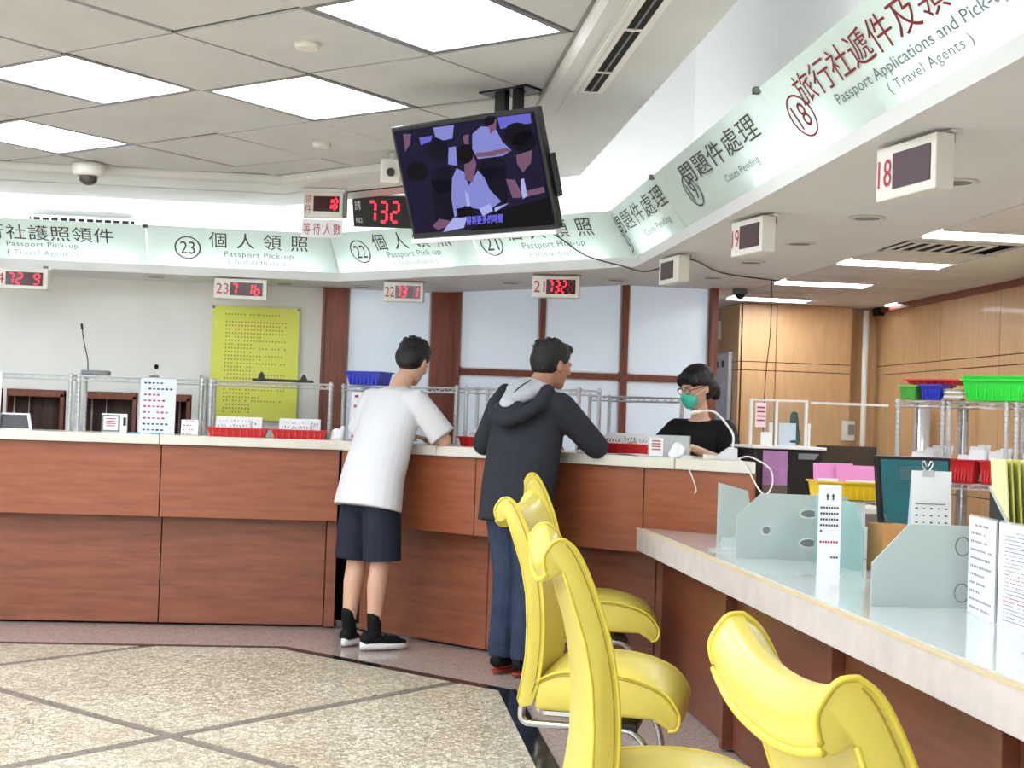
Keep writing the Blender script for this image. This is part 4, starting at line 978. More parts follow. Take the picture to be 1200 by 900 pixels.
# sheets in acrylic stands at the right edge
def bigsheet(label, A, B, H, rows, two=None):
    A=Vector(A); B=Vector(B); d=B-A; c=(A+B)/2; rz=math.atan2(d.y,d.x); t=notice(label,(c.x,c.y,ZD),rz,d.length,H,rows,0,PAPER,mat('soft_grey_ink',(140,142,150),.8),True,'upright notices on the desk',two=two,name='notice_stand')
    MB().box((0,.004,H/2),(d.length+.012,.002,H+.012)).build('acrylic_back', ACRYL, t); return t
bigsheet('upright white notice of widely spaced lines beside the nearest frosted divider',(1.925,4.26),(1.885,3.99),.305,11)
bigsheet('upright white notice densely printed, cut off by the right edge',(1.885,3.965),(1.87,3.50),.305,24,two=(11,12,17,18))
# calendar
t = thing('desk_calendar','white desk calendar with a metal binder clip behind the nearest divider','calendar',(1.98,4.72,ZD),radians(-12))
Hc,Wc = .43,.135
f_ = MB().prism([(-Wc/2,-.07,0.02),(Wc/2,-.07,.02),(Wc/2+.005,-.02,Hc),(-Wc/2+.005,-.02,Hc)],(0,.003,0)).build('front_page', PAPER, t)
MB().prism([(-Wc/2,.06,0.02),(Wc/2,.06,.02),(Wc/2+.005,-.012,Hc),(-Wc/2+.005,-.012,Hc)],(0,.003,0)).build('back_board', PAPERB, t)
MB().prism([(Wc/2,-.07,.02),(Wc/2,.06,.02),(Wc/2+.004,-.012,Hc),(Wc/2+.004,-.018,Hc)],(.002,0,0)).build('side_board', GREY, t)
b=MB()
for r_ in range(11):
    for c_ in range(5):
        z=.06+r_*.024; y=-.0705+(z-.02)/(Hc-.02)*.05; b.box((-.05+c_*.025+.005*z/Hc,y-.001,z),(.004 if c_%2 else .008,.001,.005))
for r_ in (0,1): z=.315+r_*.002; b.box((0,-.0725+(z-.02)/(Hc-.02)*.05,z),(.1,.001,.0012))
b.build('printed_grid', INK, t)
MB().box((-.01,-.02,Hc-.008),(.04,.02,.02)).build('clip_body', ZINC, t, bev=.003)
for s in (-1,1): MB().tube(bl([(-.01+s*.006,-.02,Hc),(-.01+s*.018,-.02,Hc+.022),(-.01+s*.012,-.02,Hc+.034),(-.01+s*.003,-.02,Hc+.016)]),.0025).build('clip_wire', CHROME, t, True)
# teal monitor
xm0,_ = yf(1030,560,5.55); xm1,_ = yf(1112,560,5.55); 
t = thing('computer_monitor','black edged monitor with a teal face behind the calendar','monitor',((xm0+xm1)/2+.01,5.55,ZD),radians(4)); 
W=xm1-xm0; m_=MB().prism([(-W/2,-.012,.09),(W/2,-.012,.09),(W/2,.0,.465),(-W/2-.03,.0,.465)],(0,.03,0)).build('monitor_case', BLACK, t, bev=.004)
MB().prism([(-W/2+.015,-.014,.105),(W/2-.012,-.014,.105),(W/2-.012,-.003,.45),(-W/2-.012,-.003,.45)],(0,.001,0)).build('monitor_face', TEAL, t)
b=MB(); [b.prism([(-W/2+.07,-.006-.0004*(12-k),.37+.0055*k),(W/2-.06,-.006-.0004*(12-k),.37+.0055*k),(W/2-.06,-.006-.0004*(12-k),.373+.0055*k),(-W/2+.07,-.006-.0004*(12-k),.373+.0055*k)],(0,-.0006,0)) for k in range(10)]; b.build('faint_label', mat('teal_grey_print',(84,124,128),.5), t)
MB().box((0,.03,.06),(.05,.03,.12)).build('stand_neck', BLACK, t); MB().box((0,.03,.006),(.2,.14,.012)).build('stand_foot', BLACK, t, bev=.003)
# wooden key box
t = thing('wooden_box','orange-brown wooden box with a ring latch between the dividers','box',(2.14,5.50,ZD),radians(14))
MB().box((0,0,.095),(.125,.11,.19)).build('box_body', mat('pale_wood_box',(204,150,90),.5,var=.1,nscale=9), t, bev=.003); MB().box((.064,0,.095),(.003,.108,.186)).build('orange_side', mat('orange_side',(206,118,62),.5), t)
MB().tube([(.0+.014*cos(a/10*2*pi),-.06,.09+.016*sin(a/10*2*pi)) for a in range(10)],.002,5,True).build('ring_latch', CHROME, t); MB().box((-.015,-.058,.095),(.018,.006,.03)).build('latch_plate', ZINC, t)
MB().tube([(.0,.0,.19),(-.02,0,.225)],.003).build('top_lever', GREY, t)
tag(MB().box((0,0,.07),(.16,.12,.14)).build('white_drawer_box', mat('bluish_white_box',(222,230,236),.5), bev=.004, loc=(2.15,6.02,ZD)),'bluish white drawer box behind the middle divider','box')
tray('yellow slotted basket behind the middle divider holding pink forms',(2.14,6.02,ZD+.258),radians(-6),.29,.2,.08,YPL,None,'basket',.92,'plastic_basket',9)
st = thing('basket_riser','white riser carrying the yellow basket','riser',(2.14,6.14,ZD+.0)); MB().box((0,.03,.126),(.28,.06,.25)).build('riser_body', mat('bluish_white_box',(222,230,236)), st)
MB().box((0,-.1,.249),(.26,.14,.008)).build('riser_shelf', mat('bluish_white_box',(222,230,236)), st)
for k,(x,y,w_,h_) in enumerate(((-.045,.03,.17,.15),(.05,.0,.17,.145),(-.02,.05,.15,.152))):
    card((2.14+x,6.02+y,ZD+.265),radians(-6),w_,h_,radians(-12),'bright pink form standing in the yellow basket','pink forms in the yellow basket',m=PINK,name='paper_form',marks=False)
for k,(x,y,w_,h_) in enumerate(((-.09,-.04,.09,.085),(.06,-.05,.14,.08))):
    card((2.14+x,6.02+y,ZD+.265),radians(-6),w_,h_,radians(-12),'white form standing before the pink ones in the yellow basket','white forms in the yellow basket',m=PAPER,name='paper_form',marks=False)
# folders in a black wire file at the right edge
t = thing('file_holder','black file holder full of yellow-green folders at the right edge','holder',(2.19,4.42,ZD),radians(-12))
MB().prism([(-.09,-.16,.0),(-.09,.12,.0),(-.09,.12,.38),(-.09,-.16,.27)],(.004,0,0)).build('side_plate', BLACK, t); MB().prism([(.17,-.16,.0),(.17,.12,.0),(.17,.12,.38),(.17,-.16,.27)],(.004,0,0)).build('side_plate', BLACK, t)
MB().box((.04,-.02,.22),(.26,.28,.006)).build('shelf_plate', BLACK, t); MB().tube([(-.09,-.16,.27),(-.09,.12,.385)],.005).build('rim_wire', ZINC, t); MB().tube([(-.09,-.16,.27),(.17,-.16,.27)],.005).build('rim_wire', ZINC, t)
FOLD = mat('yellow_green_folder',(222,222,120),.6,var=.1,nscale=30); FOLD2 = mat('pale_yellow_folder',(238,236,178),.6)
for k in range(11):
    o = MB().box((0,0,.13),(.006,.2,.26)).build('folder', FOLD if k%3 else FOLD2, bev=.001, loc=(2.19-.075+.022*k,4.43+.006*(k%2),ZD+.224)); o.rotation_euler = (0,radians(-4),radians(-12))
    tag(o,'yellow-green folder standing upright in the black file holder','folder','folders in the black file holder')
KD = (1.3-.7805)/(1.3-.7405)
for o in list(C.objects):
    if o.name not in _before and o.parent is None:
        o.location = (o.location.x*KD, o.location.y*KD, CZ+(o.location.z-CZ)*KD); o.scale = (KD,KD,KD)
# black cabinet with the glass partition
yb = 6.95; xb0 = yf(884,540,yb)[0]; xb1 = yf(964,540,yb)[0]; zb = yf(924,524,yb)[1]
t = thing('office_printer','tall black machine with a painted violet reflection behind the divider','printer',((xb0+xb1)/2,yb+.2,0)); W=xb1-xb0
MB().box((0,0,(zb-.012)/2),(W,.4,zb-.012)).build('machine_body', BLACK, t, bev=.01); MB().box((0,0,zb-.004),(W+.03,.43,.014)).build('white_top', WHITE, t, bev=.003)
MB().box((-W*.20,-.205,zb-.15),(W*.36,.006,.26)).build('violet_reflection', mat('painted_violet_reflection',(150,104,150),.2,rgb2=(196,140,196),nscale=5), t)  # purple reflection painted as colour on the black front
MB().box((-W*.20,-.207,zb-.24),(W*.36,.006,.09)).build('brown_panel', mat('brown_tinted_panel',(110,96,84),.3), t)
MB().prism([(W*.14,-.206,zb-.03),(W*.44,-.206,zb-.03),(W*.38,-.206,zb-.06),(W*.14,-.206,zb-.06)],(0,.004,0)).build('control_panel', GREY, t)
t = thing('glass_partition','white framed glass screen with a teal folded cloth, standing on the black machine','partition',((xb0+xb1)/2,yb+.05,zb+.003))
xg0 = yf(883,490,yb)[0]-t.location.x; xg1 = yf(948,490,yb)[0]-t.location.x; zg = yf(915,469,yb)[1]-zb; xgm = yf(913,490,yb)[0]-t.location.x
fr = MB()
for x in (xg0,xgm,xg1): MB().box((x,0,zg/2),(.014,.02,zg)).build('frame_post', WHITE, t, bev=.002)
MB().box(((xg0+xg1)/2,0,zg-.004),(xg1-xg0+.014,.02,.012)).build('frame_rail', WHITE, t, bev=.002); MB().box(((xg0+xg1)/2,.004,zg/2),(xg1-xg0,.004,zg-.01)).build('glass_pane', CLEAR, t)
MB().box((xg0+.05,-.006,zg*.66),(.055,.003,.125)).build('pink_notice', mat('pale_pink_paper',(240,222,228),.7), t); b=MB(); [b.box((xg0+.05,-.0085,zg*.82-.022*k),(.04,.001,.008)) for k in range(4)]; b.build('red_printed_lines', INKR, t)
b = MB(); b.cap((xg1-.05,.03,.03),(xg1-.052,.03,zg*.72),(.034,.012),(.02,.01)); b.cap((xg1-.075,.03,.025),(xg1-.03,.03,.022),(.012,.014),(.012,.014)); remeshed(b,'teal_cloth',mat('dark_teal_cloth',(28,86,80),.7,var=.3,nscale=30),t,.006,1)
MB().box((xg0+.075,-.02,.035),(.05,.004,.07)).build('white_card', PAPER, t); MB().box((xg1-.09,.02,.06),(.09,.004,.12)).build('pale_sheet', PAPERB, t); MB().box((xg1+.018,.01,.06),(.012,.03,.12)).build('white_strip', WHITE, t)
MB().box((xgm-.03,-.01,.06),(.016,.02,.12)).build('white_strip', WHITE, t)
x1_ = yf(1046,471,yb+.02)[0]
tr = thing('glass_screen','frameless clear glass screen with a grey top rail, right of the white framed one','partition',((t.location.x+xg1+.03+x1_)/2,yb+.08,0)); w_ = x1_-(t.location.x+xg1+.03)
MB().box((0,0,zb+zg-.006),(w_,.012,.012)).build('top_rail', ZINC, tr); MB().box((0,0,(zb+zg)/2),(w_,.005,zb+zg-.02)).build('glass_pane', CLEAR, tr)
# second black monitor group behind
ym = 7.5; xa_,za_ = yf(966,522,ym); xb_,_ = yf(1036,522,ym)
t = thing('staff_desk','staff desk with a white top behind the glass screen','desk',((xa_+xb_)/2-.06,ym+.2,0)); MB().box((0,0,.86),(.62,.4,.03)).build('desk_top', WHITE, t, bev=.003)
for sx_ in (-1,1): MB().box((sx_*.28,0,.42),(.03,.38,.84)).build('side_panel', WHITE, t)
t = thing('computer_monitor','wide black monitor seen from behind the yellow basket','monitor',((xa_+xb_)/2,ym+.12,.877)); W=xb_-xa_
MB().box((0,0,(za_-.877+.06)/2),(W,.03,za_-.877-.06)).build('monitor_case', BLACKM, t, bev=.004); MB().box((0,.03,.04),(.05,.03,.1)).build('stand_neck', BLACK, t); MB().box((0,.03,.005),(.2,.14,.01)).build('stand_foot', BLACK, t)
# wall things
xw,zw = yf(992,505,YF); t = thing('wall_switch','cream wall switch box beside the vertical pipe','switch',(xw,YF-.03,zw)); MB().box((0,0,0),(.10,.03,.15)).build('switch_plate', BEIGEP, t, bev=.004); MB().box((.02,-.017,.01),(.045,.006,.08)).build('rocker', GREY, t)
yq_,zq = xf(844,388,XS); t = thing('wall_intercom','white wall-mounted intercom handset on the beech side wall','intercom',(XS-.03,yq_-.0,zq)); MB().box((0,0,0),(.035,.22,.15)).build('handset_body', BEIGEP, t, bev=.01); MB().box((-.019,.02,.02),(.006,.08,.07)).build('keypad', GREY, t); MB().tube([(.0,-.02,.07),(.012,-.02,.14)],.006).build('cord', GREY, t)
yw0,zw1 = xf(861,415,XS); yw1,_ = xf(833,415,XS); yw1 = min(yw1,11.8)
t = thing('whiteboard','white board with papers and magnets on the beech side wall','board',(XS-.03,(yw0+yw1)/2,zw1-.36)); W=yw1-yw0
MB().box((0,0,0),(.02,W,.74)).build('board_surface', mat('board_white',(226,230,234),.25), t, bev=.004)
fr = MB()
for s in (-1,1): fr.box((-.004,0,s*.37),(.028,W+.02,.015)); fr.box((-.004,s*W/2,0),(.028,.015,.755))
fr.build('board_frame', ZINC, t)
for k in range(4): MB().box((-.013,-W*.3+W*.2*k,-.06-.02*(k%2)),(.003,W*.15,.42)).build('pinned_paper', PAPERB, t)
for k in range(3): MB().box((-.015,-W*.25+W*.22*k,.29),(.008,.03,.05)).build('magnet', mat('dark_blue_magnet',(40,60,120),.5), t)
t = thing('ceiling_speaker_bracket','dark bundle of brackets under the ceiling at the right wall','bracket',(3.83,7.55,HA-.07)); MB().box((0,0,0),(.14,.26,.12)).build('bracket_body', BLACKM, t, bev=.01); MB().tube([(0,.1,-.05),(-.03,.16,-.1)],.02).build('spot_head', GREY, t)
t = thing('dome_camera','small dark dome camera under the staff ceiling above the clerk','camera',(2.54,9.35,HA-.002)); MB().lathe([(.05,0),(.052,-.03),(.045,-.035)],n=20).build('camera_housing', GREY, t, True); MB().ell((0,0,-.035),(.036,.036,.036)).build('dome_glass', BLACK, t, True)
# ============================================================ STAFF RACKS WITH CRATES
P1 = Vector(zf(1107,471,1.48)); SR = P1.x+P1.y; Md = Vector((.7071,-.7071)); Nd = Vector((.7071,.7071))
def rs(px, S=SR, py=480): q = sf(px,py,S); return (Vector((q[0],q[1]))-P1).dot(Md)
rr_ = [(rs(1048),rs(1106),'left one with green and blue crates'),(rs(1108),rs(1181),'middle one with bright green crates'),(rs(1187),rs(1250),'cut off by the right edge')]
for a,b,n in rr_:
    c = P1+Md*((a+b)/2)+Nd*.15
    rack('tall chrome wire rack by the beech wall, '+n,(c.x,c.y,0),-pi/4,b-a,.28,1.49,(.32,.70,1.0),group='tall wire racks in the staff area',postr=.0135)
ZR = 1.49; ZL = 1.49*.70-.006
def crate(label, pa, pb, z, H, m, off=.09, D=.2, n=1, grp=None, name='plastic_crate'):
    a,b = rs(pa),rs(pb); c = P1+Md*((a+b)/2)+Nd*off
    for k in range(n):
        tray(label if n == 1 else label+(', lower of its stack' if k == 0 else ', upper of its stack'),(c.x,c.y,z+k*.022+.001),-pi/4,(b-a)-.02,D,H,m,grp,'crate',.86,name,7)
    return c
crate('green plastic crate at the left end of the top shelf',1052,1075,ZR,.078,GREEN2,.09)
crate('blue plastic crate on the top shelf between the green ones',1077,1104,ZR,.085,BLUE,.09)
crate('bright green plastic crate on the top shelf, largest',1126,1205,ZR,.115,GREEN,.1,.24,2)
crate('red plastic crate lying across the blue and green crates',1051,1118,ZR+.088,.03,RED,.16,.16)
cc = P1+Md*((rs(1103)+rs(1123))/2)+Nd*.05
for k in range(5): tag(MB().box((0,0,.006),(.10,.14,.011)).build('paper_bundle', PAPER if k%2 else mat('kraft_paper',(176,160,130),.8), bev=.001, loc=(cc.x,cc.y,ZR+.001+k*.0125)),'paper bundle in the short stack beside the bright green crates','paper','paper bundles on the top shelf').rotation_euler = (0,0,-.6+.15*k)
for (a,b,n) in ((1052,1103,'left rack'),(1113,1146,'middle rack, left'),(1148,1179,'middle rack, right'),(1191,1225,'right rack')):
    c = crate('deep red tray of papers on the second shelf, '+n,a,b,ZL,.13,RED,.10,.22,grp='red trays on the second shelf',name='plastic_tray')
    w_ = rs(b)-rs(a)
    for k in range(5):
        o = Md*(rr.uniform(-.3,.3)*w_)+Nd*(-.05+.03*k)
        card((c.x+o.x,c.y+o.y,ZL+.012),-pi/4+rr.uniform(-.3,.3),w_*.5,.16+.012*k,radians(rr.uniform(-28,-14)),'white paper leaning in a red tray on the staff racks','papers in the staff trays',marks=False)
BIND = [mat('binder_white',(220,222,224),.5),mat('binder_yellow',(214,196,70),.5),mat('binder_blue',(70,90,150),.5),mat('binder_grey',(150,152,156),.5)]
for k in range(9):
    c = P1+Md*(rs(1113)+.025+.024*k)+Nd*.12
    o = MB().box((0,0,.14),(.02,.2,.28)).build('binder', BIND[(k*7)%4], bev=.002, loc=(c.x,c.y,1.49*.32-.006+.001)); o.rotation_euler=(0,0,-pi/4); tag(o,'upright binder on the bottom shelf of the middle rack','binder','binders on the bottom shelf')
c = P1+Md*(rs(1160))+Nd*.12
t = thing('cardboard_box','brown cardboard box of odds and ends on the bottom shelf','box',(c.x,c.y,1.49*.32-.005),-pi/4); MB().box((0,0,.09),(.2,.2,.18)).build('box_body', mat('cardboard',(140,104,74),.8), t, bev=.002); MB().box((0,0,.182),(.2,.08,.004)).build('tape', BEIGEP, t)
# pipes behind the racks
for px,r_ in ((1083,.05),(1131,.02)):
    d_ = ray(px,500); x_ = 3.84; y_ = x_*d_.y/d_.x
    tag(MB().tube([(0,0,0),(0,0,1.46)], r_, 14).build('wall_pipe', ZINC if r_ > .03 else BEIGEP, smooth=True, loc=(x_,y_,.02)), ('thick grey' if r_ > .03 else 'thin cream')+' vertical pipe behind the wire racks','pipe')
# ============================================================ CHAIRS
def chair(label, near_top, rz):
    HWd = .245
    t = thing('visitor_chair', label, 'chair', (0,0,0), rz, 'yellow visitor chairs')
    # backrest section (x forward, z up), closed loop
    front = [(.022,.355),(.040,.42),(.052,.52),(.054,.62),(.046,.72),(.026,.82),(-.004,.91),(-.034,.98),(-.058,1.02),(-.082,1.038)]
    rear = [(-.104,1.034),(-.122,1.01),(-.127,.992),(-.122,.970),(-.111,.957),(-.098,.960),(-.082,.966),(-.062,.91),(-.028,.81),(-.010,.72),(-.003,.62),(-.004,.52),(-.014,.44),(-.028,.37),(-.012,.345)]
    front = [(p.x,p.z) for p in bl([(x,0,z) for x,z in front])]; rear0 = rear; rear = [(p.x,p.z) for p in bl([(x,0,z) for x,z in [front[-1]]+rear])][1:]
    loop = front+rear; N = len(loop); n = 20; V = []; F = []
    def sad(u,x,z):
        k = max(0,min(1,(z-.72)/.3)); k = k*k*(3-2*k); e = 1-abs(u)**2.4
        return (x-.018*e*(1-k)-.004*e, z-.034*k*e)
    for i in range(n+1):
        u = -1+2*i/n; uu = u; sc = 1 if abs(u) < .99 else .0
        for (x,z) in loop:
            X1,Z1 = sad(u,x,z); V.append((X1,HWd*uu,Z1))
    for i in range(n):
        for k in range(N): F.append((i*N+k,i*N+(k+1)%N,(i+1)*N+(k+1)%N,(i+1)*N+k))
    F += [tuple(range(N)), tuple(n*N+k for k in reversed(range(N)))]
    MB().add(V,F).build('backrest', YELLOW, t, True, bev=.012)
    for s in (-1,1):
        y = s*(HWd-.002)
        MB().tube([(x*1.0,y,z) for x,z in front[4::2]+rear[:26:2]],.0045,6).build('piping', YELLOWP, t, True)
        MB().tube([(x-.012,s*(HWd+.0015),z) for x,z in front[4:-4:2]],.0014,5).build('seam', YELLOWS, t, True)
        MB().tube([(x,y,z) for x,z in rear0[6:14]],.004,6).build('piping', YELLOWP, t, True)
    # headrest roll hem line across the rear
    MB().tube([(lambda q:(q[0]-.003,HWd*u*1.0,q[1]))(sad(u,-.117,.960)) for u in [k/8-1 for k in range(17)]],.006,6).build('headrest_hem', YELLOWP, t, True)
    # seat
    sl = [(.03,.34),(.03,.43),(.10,.462),(.20,.472),(.31,.468),(.40,.448),(.465,.415),(.505,.365),(.512,.33),(.50,.303),(.475,.296),(.455,.312),(.42,.332),(.25,.335)]
    N = len(sl); V=[]; F=[]
    for i in range(n+1):
        u = -1+2*i/n; e = 1-abs(u)**2.6
        for k,(x,z) in enumerate(sl):
            up = 1 if 2 <= k <= 7 else 0
            V.append((x+(.012*e if 6 <= k <= 9 else 0), HWd*u, z+.030*e*up))
    for i in range(n):
        for k in range(N): F.append((i*N+k,i*N+(k+1)%N,(i+1)*N+(k+1)%N,(i+1)*N+k))
    F += [tuple(range(N)), tuple(n*N+k for k in reversed(range(N)))]
    MB().add(V,F).build('seat', YELLOW, t, True, bev=.014)
    for s in (-1,1):
        MB().tube(bl([(x,s*(HWd-.003),z+.002) for x,z in sl[1:11]]),.0055,6).build('piping', YELLOWP, t, True)
        MB().tube(bl([(x,s*(HWd+.001),z-.009) for x,z in sl[1:8]]),.0014,5).build('seam', YELLOWS, t, True)
    # chrome cantilever frame
    for s in (-1,1):
        y = s*.20
        MB().tube(bl([(.00,y,.40),(-.02,y,.33),(-.01,y,.292),(.05,y,.285),(.30,y,.285),(.37,y,.265),(.41,y,.20),(.425,y,.10),(.42,y,.035),(.385,y,.013),(.30,y,.013),(.05,y,.013),(-.02,y,.013)]),.0125,10).build('tube_leg', CHROME, t, True)
    MB().tube(bl([(-.02,-.20,.013),(-.05,-.17,.013),(-.06,0,.013),(-.05,.17,.013),(-.02,.20,.013)]),.0125,10).build('floor_bar', CHROME, t, True)
    MB().box((.16,0,.318),(.22,.36,.02)).build('seat_plate', CHROME, t, bev=.003); MB().box((.34,0,.292),(.06,.42,.03)).build('cross_bracket', BLACK, t, bev=.004)
    m_ = Matrix.Rotation(rz,2); o = Vector(near_top)-m_@Vector((-.085,-HWd)); t.location = (o.x,o.y,0); return t, o, HWd
ch, _, _ = chair('yellow leather chair nearest the camera at lower right, seen from behind',(.53,1.44),radians(-1))
def put(near_top, rz, label):
    m_ = Matrix.Rotation(rz,2); o = Vector(near_top)-m_@Vector((-.085,-.245)); return dup(ch,(o.x,o.y,0),rz,label)
put((.449,3.06),radians(-3),'yellow leather chair in the middle, its tall back crossing the seat behind it')
put((.49,4.66),radians(-17),'yellow leather chair turned slightly, standing in front of the jacketed man')
put((.80,6.42),radians(-6),'farthest yellow leather chair, only its seat front and top corner showing')
# ============================================================ PEOPLE
def head(b, c, yaw, pitch, s=1.0):
    """adds a head to b at centre c; returns a function mapping head space to person space (face looks along +y)"""
    m = Matrix.Rotation(yaw,3,'Z') @ Matrix.Rotation(pitch,3,'X'); c = Vector(c); T = lambda x,y,z: c+m@(Vector((x,y,z))*s)
    E_ = lambda p,r: b.ell(T(*p),[k*s for k in r],m)
    E_((0,-.012,.028),(.074,.092,.082)); E_((0,.012,-.012),(.066,.078,.085)); E_((0,.026,-.062),(.050,.058,.050)); E_((0,.056,-.092),(.026,.026,.022))
    E_((0,.078,.012),(.052,.018,.016))                      # brow
    b.cap(T(0,.086,.010),T(0,.104,-.026),.009*s,.014*s); E_((.010,.096,-.030),(.010,.010,.008)); E_((-.010,.096,-.030),(.010,.010,.008))
    E_((0,.077,-.060),(.022,.008,.0055)); E_((0,.076,-.070),(.018,.008,.006))   # lips
    for q in (-1,1):
        E_((q*.034,.066,-.022),(.022,.020,.020))             # cheeks
        E_((q*.074,-.006,-.010),(.009,.019,.031)); E_((q*.072,.002,-.030),(.008,.010,.010))  # ears
    return T, m
def hand(b, wrist, dirv, side, s=1.0, curl=.5, thumb=1):
    """palm, four unequal fingers and a thumb"""
    w_ = Vector(wrist); d = Vector(dirv).normalized(); sd = Vector(side); sd = (sd-d*sd.dot(d)).normalized(); dn = d.cross(sd)
    if dn.z > 0: dn = -dn
    b.cap(w_, w_+d*.075*s, (.026*s,.017*s), (.038*s,.014*s), sd)
    for k,L in enumerate((.068,.078,.072,.055)):
        o = w_+d*.085*s+sd*((k-1.5)*.0195*s); q1 = o+d*L*.45*s+dn*L*.12*curl*s; q2 = q1+d*L*.3*s+dn*L*.35*curl*s; q3 = q2+d*L*.18*s+dn*L*.4*curl*s
        b.cap(o-d*.02*s,q1,.0095*s,.0085*s,sd,8); b.cap(q1,q2,.0085*s,.0078*s,sd,8); b.cap(q2,q3,.0078*s,.0065*s,sd,8)
    o = w_+d*.03*s-sd*.025*s*thumb; q1 = o+d*.03*s-sd*.025*s*thumb+dn*.008*s; q2 = q1+d*.03*s-sd*.006*s*thumb+dn*.006*s
    b.cap(o,q1,.013*s,.010*s,sd,8); b.cap(q1,q2,.010*s,.0075*s,sd,8)
def shoe(t, c, ang, up, sole, extra=None):
    m = Matrix.Rotation(ang,3,'Z'); c = Vector(c); T = lambda x,y,z: c+m@Vector((x,y,z))
    b = MB(); b.cap(T(0,-.055,.055),T(0,.13,.045),(.040,.030),(.044,.024),m@Vector((1,0,0))); b.cap(T(0,-.05,.06),T(0,.0,.085),(.038,.040),(.036,.032),m@Vector((1,0,0))); b.cap(T(0,.12,.040),T(0,.175,.036),(.043,.020),(.034,.014),m@Vector((1,0,0)))
    u = remeshed(b,'shoe',up,t,.006,2)
    pts = []; 
    for k in range(24):
        a = 2*pi*k/24; x = .046*sin(a)*(1 if cos(a) > 0 else .86); y = .055+.145*cos(a); pts.append((x,y))
    f_ = extra or 1; V = [T(x,y,.002) for x,y in pts]+[T(x*1.06,y*1.0+.0,.020*f_) for x,y in pts]+[T(x*.98,y,(.030+(.012 if y < -.02 else 0))*f_) for x,y in pts]; n = 24
    MB().add(V,[tuple(range(n)),tuple(2*n+k for k in reversed(range(n)))]+[(j*n+k,j*n+(k+1)%n,(j+1)*n+(k+1)%n,(j+1)*n+k) for j in (0,1) for k in range(n)]).build('shoe_sole', sole, u, True)
    q = MB(); [q.cap(T(-.018,.05+.018*k,.082-.007*k),T(.018,.05+.018*k,.082-.007*k),.0035,.0035,(0,0,1),6) for k in range(4)]; q.build('laces', mat('dark_laces',(50,50,54),.8), u)
    return u
X1 = (1,0,0)
# ---- young man in a white T-shirt
t = thing('person','person in a white T-shirt and navy shorts writing at the counter, seen from behind','person',(.045,7.905,0),-pi/4)
b = MB()
hc = (.012,.315,1.615); T,hm = head(b,hc,radians(12),radians(-24),1.08)
b.cap((0,.20,1.44),(.006,.275,1.54),(.058,.056),(.054,.054),X1)
b.cap((0,.03,.92),(0,.10,1.15),(.13,.09),(.13,.09),X1); b.cap((0,.10,1.15),(0,.19,1.36),(.12,.08),(.12,.07),X1)
for s,el,wr,hd in ((-1,(-.285,.20,1.175),(-.13,.40,1.185),(.8,.6,-.05)),(1,(.305,.28,1.172),(.10,.42,1.185),(-.8,.6,-.05))):
    b.cap((s*.185,.185,1.37),el,(.045,.045),(.042,.042)); b.cap(el,wr,(.043,.041),(.028,.024)); hand(b,wr,hd,(.6*s,-.8,0) if s > 0 else (-.6,-.8,0),1,.5,s)
for s,hx,ky,az in ((-1,-.085,.03,-.0),(1,.09,.02,0)):
    b.cap((hx,.03,.90),(s*.098,ky,.50),(.085,.088),(.058,.060)); b.cap((s*.098,ky,.50),(s*.098,ky-.025,.34),(.054,.058),(.055,.060)); b.cap((s*.098,ky-.025,.34),(s*.10,-.02,.10),(.054,.058),(.033,.037)); b.cap((s*.10,-.01,.07),(s*.10,.08,.045),(.03,.03),(.032,.02))
remeshed(b,'body',SKIN,t,.007,3)
h = MB(); m3 = hm
def HE(p,r): h.ell(T(*p),[k*1.08 for k in r],m3)
HE((0,-.014,.052),(.086,.100,.076)); HE((0,-.040,.012),(.084,.080,.082)); HE((0,-.066,-.030),(.060,.040,.040)); HE((0,.050,.088),(.062,.050,.034)); HE((.066,.0,.032),(.018,.045,.040)); HE((-.066,.0,.032),(.018,.045,.040))
g = random.Random(4)
for k in range(70):
    a = g.uniform(0,2*pi); e = g.uniform(.1,1.3); d = Vector((sin(e)*cos(a)*.086,-.02+sin(e)*sin(a)*.1,.05+cos(e)*.078)); h.cap(T(*d),T(*(d*1.05+Vector((g.uniform(-.02,.02),g.uniform(-.02,.02),-.004)))),.008,.004,X1,6)
remeshed(h,'hair',HAIR,t,.006,1)
sh = MB()
sh.cap((0,-.005,.775),(0,.03,.95),(.222,.160),(.205,.150),X1,24,flat='s'); sh.cap((0,.03,.95),(0,.11,1.18),(.205,.150),(.198,.135),X1,24); sh.cap((0,.11,1.18),(0,.18,1.36),(.198,.135),(.205,.112),X1,24)
sh.cap((-.15,.18,1.385),(.15,.18,1.385),(.075,.062),(.075,.062),(0,1,0)); sh.cap((-.06,.195,1.425),(.06,.195,1.425),(.06,.045),(.06,.045),(0,1,0))
for s,el in ((-1,(-.278,.197,1.195)),(1,(.302,.272,1.19))): sh.cap((s*.175,.18,1.385),el,(.075,.070),(.084,.078),flat='e')
for k in range(5):
    a = -.6+.3*k; sh.cap((.15*sin(a),.02-.115*cos(a),.84),(.10*sin(a),.06-.115*cos(a)+.02,1.12),.020,.012)
remeshed(sh,'t_shirt',TEE_W,t,.008,4)
so = MB()
for s in (-1,1): so.cap((s*.085,.02,.84),(s*.112,.012,.485),(.100,.115),(.106,.112),flat='e'); 
so.cap((0,.02,.84),(0,.03,.90),(.180,.125),(.165,.11),X1)
remeshed(so,'shorts',NAVY,t,.008,3)
for s in (-1,1):
    k = MB(); k.cap((s*.10,-.022,.185),(s*.10,-.012,.07),(.039,.043),(.037,.042)); remeshed(k,'sock',BLACKM,t,.006,1)
WSOLE = mat('white_sole',(226,226,224),.5)
shoe(t,(-.10,.0,0),radians(16),BLACKM,WSOLE); shoe(t,(.10,-.01,0),radians(-22),BLACKM,WSOLE)
